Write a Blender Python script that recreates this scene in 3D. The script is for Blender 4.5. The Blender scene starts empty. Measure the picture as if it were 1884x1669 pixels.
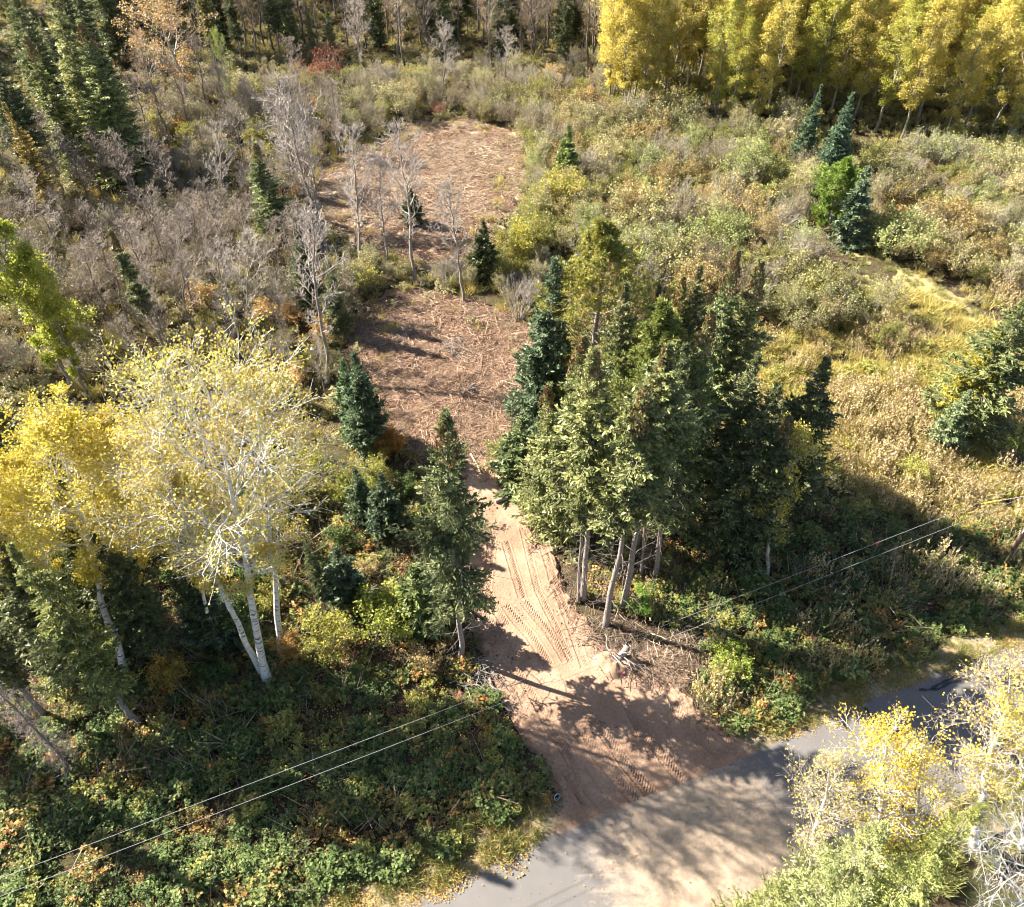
import bpy, math, random
import numpy as np
from mathutils import Vector, Matrix, Quaternion
R_ = math.radians
rng = np.random.default_rng(7)
random.seed(7)
scene = bpy.context.scene
col = scene.collection

# ------------------------------------------------------------------ camera, light, exposure
CAM_H, F_PX, CX, CY = 40.0, 1543.0, 942.0, 834.5
cam_d = bpy.data.cameras.new('camera'); cam = bpy.data.objects.new('camera', cam_d); col.objects.link(cam)
cam.location = (0, 0, CAM_H); cam.rotation_euler = (R_(45), 0, 0)
cam_d.sensor_fit = 'HORIZONTAL'; cam_d.sensor_width = 36; cam_d.lens = 36 * F_PX / 1884
cam_d.clip_start = 0.5; cam_d.clip_end = 2000
scene.camera = cam
SUN_EL, SHADOW_AZ = 36.0, -21.0                    # shadows run to the right and a little towards the camera
sx, sy = math.cos(R_(SHADOW_AZ)), math.sin(R_(SHADOW_AZ))
sun_d = bpy.data.lights.new('sun', 'SUN'); sun_d.energy = 5.0; sun_d.angle = R_(0.53); sun_d.color = (1.0, 0.93, 0.80)
sun = bpy.data.objects.new('sun', sun_d); col.objects.link(sun)
ce, se = math.cos(R_(SUN_EL)), math.sin(R_(SUN_EL))
sun.rotation_euler = Vector((sx * ce, sy * ce, -se)).to_track_quat('-Z', 'Y').to_euler()
sun.location = (-60, 30, 60)
world = bpy.data.worlds.new('World'); scene.world = world; world.use_nodes = True
wn = world.node_tree; bg = wn.nodes['Background']
sky = wn.nodes.new('ShaderNodeTexSky'); sky.sky_type = 'NISHITA'; sky.sun_disc = False
sky.sun_elevation = R_(SUN_EL); sky.sun_rotation = math.atan2(-sx, -sy)
sky.air_density = 1.0; sky.dust_density = 1.0; sky.ozone_density = 1.0
wn.links.new(sky.outputs[0], bg.inputs[0]); bg.inputs[1].default_value = 0.05
scene.view_settings.view_transform = 'Standard'; scene.view_settings.look = 'None'
scene.view_settings.exposure = 2.22; scene.view_settings.gamma = 1.0
try: scene.view_settings.use_curve_mapping = False
except Exception: pass
scene.render.engine = 'CYCLES'
scene.cycles.filter_width = 1.05
scene.cycles.max_bounces = 6; scene.cycles.diffuse_bounces = 3; scene.cycles.transmission_bounces = 4
scene.cycles.use_adaptive_sampling = True; scene.cycles.adaptive_threshold = 0.02

# ------------------------------------------------------------------ photo pixel -> place
def ray(px, py):
    u, v = (px - CX) / F_PX, (CY - py) / F_PX
    c = math.sqrt(.5)
    return u, c + v * c, -c + v * c
def G(px, py, z=0.0):
    dx, dy, dz = ray(px, py); t = (z - CAM_H) / dz
    return np.array((dx * t, dy * t))
def pix(x, y, z=0.0):
    c = math.sqrt(.5); d = y * c - (z - CAM_H) * c; up = y * c + (z - CAM_H) * c
    return CX + F_PX * x / d, CY - F_PX * up / d
def GP(pts): return np.array([G(*p) for p in pts])
def upright(tx, ty, by):
    """base and height of a vertical tree from the tip in the photo and the row its base stands on"""
    gy = G(CX, by)[1]; dx, dy, dz = ray(tx, ty); t = gy / dy
    return dx * t, gy, CAM_H + dz * t
def inpoly(P, poly):
    x, y = P[:, 0], P[:, 1]; ins = np.zeros(len(P), bool); n = len(poly)
    for i in range(n):
        x1, y1 = poly[i]; x2, y2 = poly[(i + 1) % n]
        c = (y1 > y) != (y2 > y)
        with np.errstate(divide='ignore', invalid='ignore'):
            ins ^= c & (x < (x2 - x1) * (y - y1) / (y2 - y1 + 1e-12) + x1)
    return ins
def edgedist(P, poly, closed=True):
    d = np.full(len(P), 1e9); n = len(poly)
    for i in range(n if closed else n - 1):
        a = poly[i]; b = poly[(i + 1) % n]; ab = b - a
        t = np.clip(((P - a) @ ab) / max(ab @ ab, 1e-9), 0, 1)
        d = np.minimum(d, np.linalg.norm(P - (a + t[:, None] * ab), axis=1))
    return d
def samp(poly, dens, r=rng):
    lo, hi = poly.min(0), poly.max(0); n = int((hi - lo).prod() * dens)
    P = lo + r.random((n, 2)) * (hi - lo)
    return P[inpoly(P, poly)]
def spaced(poly, n, dmin, avoid=None, r=rng, start=()):
    """points at least dmin apart"""
    out = list(start); k0 = len(out); lo, hi = poly.min(0), poly.max(0)
    C = lo + r.random((n * 40, 2)) * (hi - lo); C = C[inpoly(C, poly)]
    if avoid is not None: C = C[~avoid(C)]
    for p in C:
        if len(out) - k0 >= n: break
        if not out or np.min(np.hypot(*(np.array(out) - p).T)) > dmin: out.append(p)
    return out[k0:]
_NP = [(rng.normal(size=2), rng.random() * 6.28) for _ in range(24)]
def fnoise(P, scale):
    s = np.zeros(len(P))
    for i, (k, ph) in enumerate(_NP): s += np.sin((P @ k) * (1.0 + .25 * (i % 5)) / scale * 2 + ph)
    return s / 4.9

# ------------------------------------------------------------------ mesh writing
def mk(name, V, Q, mats, midx=None, tint=None, smooth=False):
    me = bpy.data.meshes.new(name); V = np.asarray(V, np.float32); Q = np.asarray(Q, np.int32)
    me.vertices.add(len(V)); me.vertices.foreach_set('co', V.ravel())
    k = Q.shape[1]
    me.loops.add(Q.size); me.loops.foreach_set('vertex_index', Q.ravel())
    me.polygons.add(len(Q)); me.polygons.foreach_set('loop_start', np.arange(0, Q.size, k, dtype=np.int32))
    for m in mats: me.materials.append(m)
    if midx is not None: me.polygons.foreach_set('material_index', np.asarray(midx, np.int32))
    if smooth: me.polygons.foreach_set('use_smooth', np.ones(len(Q), bool))
    if tint is not None:
        a = me.attributes.new('tint', 'FLOAT', 'FACE'); a.data.foreach_set('value', np.asarray(tint, np.float32))
    me.update(calc_edges=True); me.validate()
    return me
class Geo:
    def __init__(s): s.V = []; s.Q = []; s.M = []; s.T = []; s.n = 0
    def add(s, V, Q, m=0, t=None):
        s.V.append(V); s.Q.append(Q + s.n); s.n += len(V); s.M.append(np.full(len(Q), m))
        s.T.append(np.full(len(Q), .5) if t is None else t)
    def tubes(s, P, R, sides=3, m=0, t=None, cap=False):
        """P (K,N,3) centre lines, R (K,N) radii"""
        K, N = R.shape
        T = np.gradient(P, axis=1); T /= np.linalg.norm(T, axis=2, keepdims=True) + 1e-9
        ref = np.where(np.abs(T[..., 2:3]) > .9, np.array((1., 0, 0)), np.array((0, 0, 1.)))
        U = np.cross(T, ref); U /= np.linalg.norm(U, axis=2, keepdims=True) + 1e-9
        W = np.cross(T, U)
        a = np.arange(sides) * 2 * np.pi / sides
        ring = (P[:, :, None] + R[:, :, None, None] * (U[:, :, None] * np.cos(a)[:, None] + W[:, :, None] * np.sin(a)[:, None]))
        V = ring.reshape(-1, 3)
        k, n, j = np.meshgrid(np.arange(K), np.arange(N - 1), np.arange(sides), indexing='ij')
        b = (k * N + n) * sides; j2 = (j + 1) % sides
        Q = np.stack([b + j, b + j2, b + sides + j2, b + sides + j], -1).reshape(-1, 4)
        tt = None if t is None else np.repeat(t, (N - 1) * sides)
        s.add(V, Q, m, tt)
        if cap and sides == 4:
            kk = np.arange(K)[:, None] * N * sides
            s.add(V, np.concatenate([kk + np.array([3, 2, 1, 0]), kk + (N - 1) * sides + np.arange(4)]), m, None if t is None else np.tile(t, 2))
            s.n -= 0
    def leaves(s, C, D, S, aspect=.8, m=0, t=None, r=None, nz=None):
        """quads centred at C pointing along D with length S; random roll (or facing nz)"""
        r = r or rng; n = len(C); D = D / (np.linalg.norm(D, axis=1, keepdims=True) + 1e-9)
        X = r.normal(size=(n, 3)) if nz is None else np.cross(D, nz + r.normal(size=(n, 3)) * .35)
        X -= D * np.sum(X * D, 1, keepdims=True); X /= np.linalg.norm(X, axis=1, keepdims=True) + 1e-9
        S = S[:, None]; h = D * S * .5; w = X * S * .5 * aspect
        V = np.stack([C - h, C + w * .9 - h * .1, C + h, C - w * .9 - h * .1], 1).reshape(-1, 3)
        s.add(V, np.arange(4 * n).reshape(-1, 4), m, t if t is not None else r.random(n))
    def strips(s, A, B, W0, W1, m=0, t=None, r=None, cross=True):
        """needle-covered twigs from A to B: two crossed ribbons, wide W0 at A and W1 at B"""
        r = r or rng; n = len(A); D = B - A; L = np.linalg.norm(D, axis=1, keepdims=True) + 1e-9; D = D / L
        X = r.normal(size=(n, 3)); X -= D * np.sum(X * D, 1, keepdims=True); X /= np.linalg.norm(X, axis=1, keepdims=True) + 1e-9
        t = r.random(n) if t is None else t
        Y = np.cross(D, X)
        for Z in ((X, Y) if cross else (X,)):
            M = A + (B - A) * .45
            V = np.stack([A - Z * W0[:, None] * .2, A + Z * W0[:, None] * .2, M + Z * W0[:, None] * .5 , B + Z * W1[:, None] * .5,
                          B - Z * W1[:, None] * .5, M - Z * W0[:, None] * .5], 1).reshape(-1, 3)
            i = np.arange(n)[:, None] * 6
            s.add(V, np.concatenate([i + np.array([0, 1, 2, 5]), i + np.array([5, 2, 3, 4])]), m, np.tile(t, 2))
    def mesh(s, name, mats, smooth=False):
        return mk(name, np.concatenate(s.V), np.concatenate(s.Q), mats, np.concatenate(s.M), np.concatenate(s.T), smooth)

def norm(a): return a / (np.linalg.norm(a, axis=-1, keepdims=True) + 1e-9)
def spawn(P, Rr, n, t0, t1, ang, lens, up, npts, rr, r, wob=.12, az0=None, tip=.25):
    """n children on each of the K centre lines P: returns their centre lines and radii"""
    K, N = Rr.shape
    t = t0 + (t1 - t0) * (np.arange(n) + r.random((K, n))) / n
    f = t * (N - 1); i = np.minimum(f.astype(int), N - 2); w = (f - i)[..., None]; k = np.arange(K)[:, None]
    pos = P[k, i] * (1 - w) + P[k, i + 1] * w; tan = norm(P[k, i + 1] - P[k, i]); rad = Rr[k, i] * (1 - w[..., 0]) + Rr[k, i + 1] * w[..., 0]
    az = (np.arange(n) * 2.4)[None] + r.random((K, 1)) * 6.28 + r.normal(size=(K, n)) * .45
    ref = np.where(np.abs(tan[..., 2:3]) > .93, np.array((1., 0, 0)), np.array((0, 0, 1.)))
    U = norm(np.cross(tan, ref)); W = np.cross(tan, U)
    a = (ang(t) if callable(ang) else ang) + r.normal(size=(K, n)) * .12
    d = tan * np.cos(a)[..., None] + (U * np.cos(az)[..., None] + W * np.sin(az)[..., None]) * np.sin(a)[..., None]
    L = lens(t, K) if callable(lens) else np.full((K, n), lens)
    L = L * (.7 + .6 * r.random((K, n)))
    pts = [pos]; step = (L / (npts - 1))[..., None]
    for _ in range(npts - 1):
        d = norm(d + np.array((0, 0, up)) / (npts - 1) + r.normal(size=d.shape) * wob)
        pts.append(pts[-1] + d * step)
    C = np.stack(pts, 2).reshape(K * n, npts, 3)
    r0 = np.minimum(rad * .8, rad * rr + .003).reshape(-1, 1)
    return C, r0 * np.linspace(1, tip, npts)[None], L.reshape(-1), t.reshape(-1)

# ------------------------------------------------------------------ materials
def nt(name):
    m = bpy.data.materials.new(name); m.use_nodes = True; t = m.node_tree; t.nodes.clear()
    o = t.nodes.new('ShaderNodeOutputMaterial'); return m, t, o
def N(t, typ, **kw):
    n = t.nodes.new(typ)
    for k, v in kw.items(): setattr(n, k, v)
    return n
def ramp(t, stops):
    n = N(t, 'ShaderNodeValToRGB'); e = n.color_ramp.elements
    while len(e) > 1: e.remove(e[0])
    for i, (p, c) in enumerate(stops):
        q = e[0] if i == 0 else e.new(p); q.position = p; q.color = (*c, 1)
    return n
def mixc(t, fac, a, b, mode='MIX'):
    n = N(t, 'ShaderNodeMix', data_type='RGBA', blend_type=mode)
    for sock, v in ((n.inputs[0], fac), (n.inputs[6], a), (n.inputs[7], b)):
        if isinstance(v, (int, float)): sock.default_value = v
        elif isinstance(v, tuple): sock.default_value = (*v, 1)
        else: t.links.new(v, sock)
    return n.outputs[2]
def mth(t, op, a, b=0.0, clamp=False):
    n = N(t, 'ShaderNodeMath', operation=op); n.use_clamp = clamp
    for s, v in zip(n.inputs, (a, b)):
        if isinstance(v, (int, float)): s.default_value = v
        else: t.links.new(v, s)
    return n.outputs[0]
def noise(t, vec, scale, detail=4, rough=.55, dist=0.0):
    n = N(t, 'ShaderNodeTexNoise'); n.inputs['Scale'].default_value = scale; n.inputs['Detail'].default_value = detail
    n.inputs['Roughness'].default_value = rough; n.inputs['Distortion'].default_value = dist
    if vec is not None: t.links.new(vec, n.inputs['Vector'])
    return n.outputs['Fac']
def leaf_mat(name, stops, trans=.3, rough=.5, spec=.3, rnd=.25):
    m, t, o = nt(name)
    at = N(t, 'ShaderNodeAttribute', attribute_name='tint'); oi = N(t, 'ShaderNodeObjectInfo')
    p = mth(t, 'ADD', mth(t, 'MULTIPLY', at.outputs['Fac'], 1 - rnd), mth(t, 'MULTIPLY', oi.outputs['Random'], rnd))
    rp = ramp(t, stops); t.links.new(p, rp.inputs[0])
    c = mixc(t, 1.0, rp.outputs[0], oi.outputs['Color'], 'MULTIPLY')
    b = N(t, 'ShaderNodeBsdfPrincipled'); t.links.new(c, b.inputs['Base Color'])
    b.inputs['Roughness'].default_value = rough; b.inputs['Specular IOR Level'].default_value = spec
    tr = N(t, 'ShaderNodeBsdfTranslucent'); t.links.new(c, tr.inputs[0])
    mx = N(t, 'ShaderNodeMixShader'); mx.inputs[0].default_value = trans
    t.links.new(b.outputs[0], mx.inputs[1]); t.links.new(tr.outputs[0], mx.inputs[2]); t.links.new(mx.outputs[0], o.inputs[0])
    return m
def bark_mat(name, a, b, scale=(6, 6, 1.5), band=None, rough=.85):
    m, t, o = nt(name)
    tc = N(t, 'ShaderNodeTexCoord'); mp = N(t, 'ShaderNodeMapping'); mp.inputs['Scale'].default_value = scale
    t.links.new(tc.outputs['Object'], mp.inputs[0]); f = noise(t, mp.outputs[0], 3.0, 5, .65)
    rp = ramp(t, [(.35, a), (.65, b)]); t.links.new(f, rp.inputs[0]); c = rp.outputs[0]
    if band:
        mp2 = N(t, 'ShaderNodeMapping'); mp2.inputs['Scale'].default_value = (2.2, 2.2, 9)
        t.links.new(tc.outputs['Object'], mp2.inputs[0]); f2 = noise(t, mp2.outputs[0], 1.0, 3, .6)
        k = mth(t, 'MULTIPLY', mth(t, 'SUBTRACT', f2, .56), 12.0, True); c = mixc(t, k, c, band)
    oi = N(t, 'ShaderNodeObjectInfo'); c = mixc(t, 1.0, c, oi.outputs['Color'], 'MULTIPLY')
    bs = N(t, 'ShaderNodeBsdfPrincipled'); t.links.new(c, bs.inputs['Base Color']); bs.inputs['Roughness'].default_value = rough
    bs.inputs['Specular IOR Level'].default_value = .2
    bp = N(t, 'ShaderNodeBump'); bp.inputs['Strength'].default_value = .5; bp.inputs['Distance'].default_value = .03
    t.links.new(f, bp.inputs['Height']); t.links.new(bp.outputs[0], bs.inputs['Normal']); t.links.new(bs.outputs[0], o.inputs[0])
    return m
M = {}
M['spruce'] = leaf_mat('spruce_needles', [(0, (.07, .086, .038)), (.45, (.17, .19, .082)), (.8, (.29, .305, .14)), (1, (.44, .41, .22))], .32, .45, .35)
M['fir'] = leaf_mat('fir_needles', [(0, (.058, .086, .046)), (.5, (.135, .18, .10)), (.85, (.235, .28, .175)), (1, (.34, .36, .24))], .3, .45, .35)
M['pine'] = leaf_mat('pine_needles', [(0, (.08, .11, .035)), (.5, (.18, .205, .06)), (.85, (.27, .27, .08)), (1, (.40, .34, .12))], .3, .45, .35)
M['gold_needle'] = leaf_mat('old_gold_needles', [(0, (.22, .13, .03)), (.6, (.36, .23, .05)), (1, (.45, .34, .10))], .2)
M['cone'] = leaf_mat('cone_scales', [(0, (.17, .095, .045)), (.6, (.30, .19, .095)), (1, (.42, .31, .17))], 0, .6, .2)
M['birchleaf'] = leaf_mat('birch_leaves', [(0, (.28, .16, .05)), (.12, (.42, .30, .06)), (.45, (.52, .43, .09)), (.75, (.60, .53, .15)), (1, (.42, .46, .13))], .35)
M['aspenleaf'] = leaf_mat('aspen_leaves', [(0, (.44, .34, .06)), (.4, (.62, .51, .11)), (.75, (.68, .61, .20)), (1, (.42, .43, .12))], .38)
M['goldleaf'] = leaf_mat('gold_leaves', [(0, (.55, .34, .03)), (.4, (.70, .54, .05)), (.8, (.74, .63, .10)), (1, (.60, .57, .13))], .38)
M['orangeleaf'] = leaf_mat('orange_leaves', [(0, (.36, .10, .03)), (.35, (.50, .22, .05)), (.7, (.55, .36, .08)), (1, (.46, .40, .10))], .35)
M['peach'] = leaf_mat('pale_orange_leaves', [(0, (.42, .22, .10)), (.4, (.58, .38, .16)), (.8, (.66, .50, .22)), (1, (.50, .46, .20))], .35)
M['olive'] = leaf_mat('alder_leaves', [(0, (.14, .125, .06)), (.35, (.27, .25, .11)), (.7, (.42, .385, .185)), (1, (.52, .46, .28))], .4)
M['yellowgreen'] = leaf_mat('yellow_green_leaves', [(0, (.17, .18, .045)), (.5, (.36, .36, .085)), (.85, (.50, .45, .11)), (1, (.50, .36, .10))], .4)
M['red'] = leaf_mat('red_leaves', [(0, (.20, .035, .02)), (.6, (.32, .06, .03)), (1, (.36, .16, .06))], .3)
M['green'] = leaf_mat('undergrowth_leaves', [(0, (.04, .066, .02)), (.45, (.095, .145, .042)), (.75, (.20, .24, .08)), (1, (.36, .35, .13))], .25, .6, .15, .45)
M['mixed'] = leaf_mat('turning_leaves', [(0, (.06, .085, .02)), (.4, (.13, .15, .035)), (.65, (.27, .20, .05)), (.85, (.38, .20, .05)), (1, (.36, .09, .03))], .25, .5, .3, .55)
M['grass'] = leaf_mat('verge_grass', [(0, (.14, .16, .045)), (.5, (.28, .28, .09)), (1, (.46, .39, .17))], .25, .5, .3, .4)
M['goldenrod'] = leaf_mat('dry_forb_leaves', [(0, (.22, .17, .06)), (.4, (.46, .38, .12)), (.75, (.60, .51, .18)), (1, (.52, .52, .17))], .25, .6, .2, .45)
M['plume'] = leaf_mat('seed_plumes', [(0, (.30, .19, .10)), (.5, (.54, .42, .22)), (1, (.70, .61, .40))], .2, .7, .1, .4)
M['straw'] = leaf_mat('chip_and_straw', [(0, (.10, .058, .038)), (.35, (.29, .19, .125)), (.7, (.50, .38, .265)), (1, (.66, .56, .43))], 0, .7, .2, .3)
M['mulch'] = leaf_mat('shredded_brush', [(0, (.10, .058, .038)), (.35, (.27, .165, .108)), (.7, (.44, .30, .205)), (1, (.62, .49, .37))], 0, .7, .2, .3)
M['deadstick'] = leaf_mat('dry_sticks', [(0, (.07, .048, .035)), (.5, (.20, .145, .105)), (1, (.42, .34, .27))], 0, .7, .2, .3)
M['litter'] = leaf_mat('fallen_leaves', [(0, (.20, .09, .03)), (.5, (.42, .24, .06)), (1, (.60, .44, .10))], .1, .6, .2, .2)
M['whitebark'] = bark_mat('birch_bark', (.50, .47, .43), (.74, .71, .67), (3, 3, 5), (.035, .03, .028))
M['aspenbark'] = bark_mat('aspen_bark', (.34, .31, .25), (.52, .48, .41), (3, 3, 4), (.10, .09, .075))
M['greybark'] = bark_mat('grey_bark', (.16, .135, .115), (.30, .265, .235))
M['twig'] = bark_mat('grey_twigs', (.28, .24, .21), (.46, .41, .37), (2, 2, 2))
M['brush'] = bark_mat('brown_brush_stems', (.19, .145, .11), (.34, .275, .22), (2, 2, 2))
M['sprucebark'] = bark_mat('spruce_bark', (.16, .135, .125), (.33, .29, .265), (5, 5, 4))
M['deadwood'] = bark_mat('dead_wood', (.17, .15, .135), (.32, .29, .27), (2, 2, 2))
M['bleached'] = bark_mat('bleached_wood', (.50, .47, .44), (.68, .65, .62), (2, 2, 2))
M['palewood'] = bark_mat('fresh_cut_wood', (.48, .36, .23), (.66, .52, .36), (3, 3, 3))

# ------------------------------------------------------------------ object helpers
def link(o, parent=None):
    col.objects.link(o)
    if parent is not None: o.parent = parent
    return o
def tag(o, label, cat, group=None, kind=None):
    if label: o['label'] = label
    if cat: o['category'] = cat
    if group: o['group'] = group
    if kind: o['kind'] = kind
    return o
def part(name, me, parent, color=None):
    o = bpy.data.objects.new(name, me); link(o, parent)
    if color: o.color = (*color, 1)
    return o
AUTO = []; LAND = []
def root(name, xyz, label, cat, group=None, ref=None, look=None):
    o = bpy.data.objects.new(name, None); o.empty_display_size = .3; o.location = xyz; link(o)
    tag(o, label, cat, group)
    if ref: LAND.append((ref, xyz[0], xyz[1]))
    if look: AUTO.append((o, look))
    return o
def put(kind, xyz, h, label=None, ref=None, look=None, group=None, color=None, wide=1.0, rz=None, lean=None, cat='tree', name=None, bcol=None, z0=-.06):
    """a plant of the library at xyz, h metres tall; lean is the vector from base to tip"""
    L = LIB[kind]; o = root(name or L['name'], (xyz[0], xyz[1], z0), label, cat, group, ref, look)
    s = h / L['H']; o.scale = (s * wide, s * wide, s)
    q = Quaternion((0, 0, 1), rng.random() * 6.28 if rz is None else rz)
    if lean is not None: q = Vector((0, 0, 1)).rotation_difference(Vector(lean)) @ q
    else: q = Quaternion((math.cos(rz or 1.0), math.sin(rz or 1.0), 0), rng.normal() * .025) @ q
    o.rotation_mode = 'QUATERNION'; o.rotation_quaternion = q
    for pn, me in L['parts']:
        leafy = pn in ('crown', 'foliage', 'leaves')
        q_ = part(pn, me, o, (color if leafy else ((.62, .59, .57) if pn == 'dead_branches' and bcol is None else bcol)))
        if pn in ('cones', 'dead_branches'): q_['kind'] = 'stuff'
    return o
def leaning(kind, bpx, bpy_, tpx, tpy, h, **kw):
    b = G(bpx, bpy_); t = G(tpx, tpy, h)
    v = np.array((t[0] - b[0], t[1] - b[1], h)); return put(kind, (b[0], b[1]), float(np.linalg.norm(v)), lean=v, **kw)
def tipped(kind, tx, ty, by, **kw):
    x, y, h = upright(tx, ty, by); return put(kind, (x, y), h, **kw)

# ------------------------------------------------------------------ plant library
LIB = {}
def trunk_mesh(name, H, r0, r, mat, wob=.05, sides=8, tip=.03, n=12):
    z = np.linspace(0, H, n); P = np.zeros((1, n, 3)); P[0, :, 2] = z
    P[0, 1:, :2] = np.cumsum(r.normal(size=(n - 1, 2)) * wob * H / 18, 0)
    rad = r0 * (1 - z / H) ** .8 + tip * .5; rad[0] *= 1.35; g = Geo(); g.tubes(P, rad[None], sides); return P, rad[None], g.mesh(name, [mat], True)
def conifer(key, seed, H=18., Rc=2.3, bare=.3, nbr=330, ntw=20, prof=.75, droop=.30, mat='spruce', cones=True, dead=True, tw=.075, gaps=.25, name='spruce_tree', dense=1.0):
    r = np.random.default_rng(seed)
    P, rad, tm = trunk_mesh(key + '_trunk', H, .0078 * H, r, M['sprucebark'])
    u = np.sort(r.random(nbr) ** 1.12); z0 = H * (bare + (1 - bare) * u) * .995; az = r.random(nbr) * 6.28
    pr = np.minimum((1 - u) ** prof * 1.05, .55 + .9 * u + .3 * r.random(nbr)) * (1 - (.5 if dead or cones else .12) * np.clip((u - .6) / .4, 0, 1)) + .05
    gap = 1 - gaps * (.5 + .5 * np.sin(az * 2 + z0 * 1.3 + seed)) - gaps * .6 * (.5 + .5 * np.sin(az * 3 - z0 * 2.1))
    L = Rc * pr * (.6 + .65 * r.random(nbr)) * gap
    el = np.where(u > .75, (u - .75) * 3.4, -(droop * 1.5) * (1 - u / .75)) - .05 + r.normal(size=nbr) * .12
    n = 6; t = np.linspace(0, 1, n)
    rr = L[:, None] * t * np.cos(el)[:, None]
    zz = z0[:, None] + L[:, None] * (np.sin(el)[:, None] * t - droop * .5 * np.sin(t * 3.1) * (1 - u[:, None]) + .22 * t ** 3)
    fi = z0 / H * (P.shape[1] - 1); i0 = np.minimum(fi.astype(int), P.shape[1] - 2); w = (fi - i0)[:, None]
    c = P[0, i0, :2] * (1 - w) + P[0, i0 + 1, :2] * w
    sw = az[:, None] + r.normal(size=nbr)[:, None] * .25 * t
    B = np.stack([c[:, :1] + rr * np.cos(sw), c[:, 1:] + rr * np.sin(sw), zz], -1)
    g = Geo(); g.tubes(B[:, ::2] if False else B[:, [0, 2, 5]], (.006 + .008 * L)[:, None] * np.array([1, .6, .15]), 3, 1)
    k = max(4, int(ntw)); tt = .12 + .86 * (np.arange(k) + r.random((nbr, k))) / k
    f = tt * (n - 1); i = np.minimum(f.astype(int), n - 2); w = (f - i)[..., None]; kk = np.arange(nbr)[:, None]
    pos = B[kk, i] * (1 - w) + B[kk, i + 1] * w; tan = norm(B[kk, i + 1] - B[kk, i])
    side = norm(np.cross(tan, np.array((0, 0, 1.)))); sg = np.where(np.arange(k) % 2, 1., -1.)[None, :, None]
    a = (.9 - .35 * tt + r.normal(size=tt.shape) * .2)[..., None]
    d = norm(tan * np.cos(a) + side * sg * np.sin(a) + np.array((0, 0, 1.)) * (r.normal(size=tt.shape)[..., None] * .30 - .38 * (1 - u[:, None, None]) - .02))
    tl = np.clip(.33 * L[:, None] * (1.1 - .75 * tt), .12, .55) * (.7 + .5 * r.random(tt.shape))
    A = pos.reshape(-1, 3); E = (pos + d * tl[..., None]).reshape(-1, 3)
    keep = r.random(len(A)) < dense * .84
    br = np.clip(r.normal(.5, .22, (nbr, 1)) + r.normal(size=tt.shape) * .16 + (tt - .6) * .25, 0, 1).reshape(-1)
    A, E, br2 = A[keep], E[keep], br[keep]; dv = E - A; nt_ = 3; ff = (np.arange(nt_) + .35 + .5 * r.random((len(A), nt_))) / nt_
    Cc = (A[:, None] + dv[:, None] * ff[..., None]).reshape(-1, 3) + r.normal(size=(len(A) * nt_, 3)) * .035; dd = norm(np.repeat(norm(dv), nt_, 0) * .9 + r.normal(size=Cc.shape) * .5)
    tipk = np.repeat(np.clip(np.repeat(L, k)[keep] / (.42 * Rc), .42, 1), nt_); ln = tw * (2.3 + 1.7 * r.random(len(Cc))) * tipk; W = tw * (.9 + .6 * r.random(len(Cc))) * tipk; bb = np.clip(np.repeat(br2, nt_) + r.normal(size=len(Cc)) * .13, 0, 1)
    g.strips(Cc - dd * ln[:, None] * .4, Cc + dd * ln[:, None] * .6, W, W * .5, 0, bb, r, False)
    m2 = B[:, 2:-1].reshape(-1, 3), B[:, 3:].reshape(-1, 3); bw = np.full(len(m2[0]), tw * 1.1)
    g.strips(m2[0], m2[1], bw, bw * .8, 0, np.repeat(br.reshape(nbr, k)[:, :1], n - 3, 1).reshape(-1), r)
    parts = [('trunk', tm), ('crown', g.mesh(key + '_crown', [M[mat], M['sprucebark']]))]
    if cones:
        nc = 260; uc = 1 - .14 * r.random(nc) ** 1.2; zc = H * uc; rc = (.10 + Rc * (1 - uc) * 1.1) * (.7 + .6 * r.random(nc)); ac = r.random(nc) * 6.28
        C = np.stack([P[0, -2, 0] + rc * np.cos(ac), P[0, -2, 1] + rc * np.sin(ac), zc], -1); gc = Geo()
        gc.strips(C, C - np.array((0, 0, .16)) + r.normal(size=C.shape) * .03, np.full(nc, .09), np.full(nc, .05), 0, None, r)
        parts.append(('cones', gc.mesh(key + '_cones', [M['cone']])))
    if dead:
        nd = int(17 * bare / .3) + 5; zd = H * (.06 + (bare + .1) * r.random(nd)); Pd = P; Rd = rad
        C, Rr, L_, t_ = spawn(P, rad, nd, .05, bare + .12, 1.45, lambda t, K: .6 + 1.0 * r.random(t.shape), -.35, 5, .16, r, .12)
        C2, R2, _, _ = spawn(C, Rr, 4, .3, .95, .8, lambda t, K: .25 + .35 * r.random(t.shape), -.2, 3, .6, r, .15)
        gd = Geo(); gd.tubes(C, np.maximum(Rr, .008), 3); gd.tubes(C2, np.maximum(R2, .005), 3); parts.append(('dead_branches', gd.mesh(key + '_dead', [M['deadwood']])))
    LIB[key] = dict(name=name, H=H, parts=parts)
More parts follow.
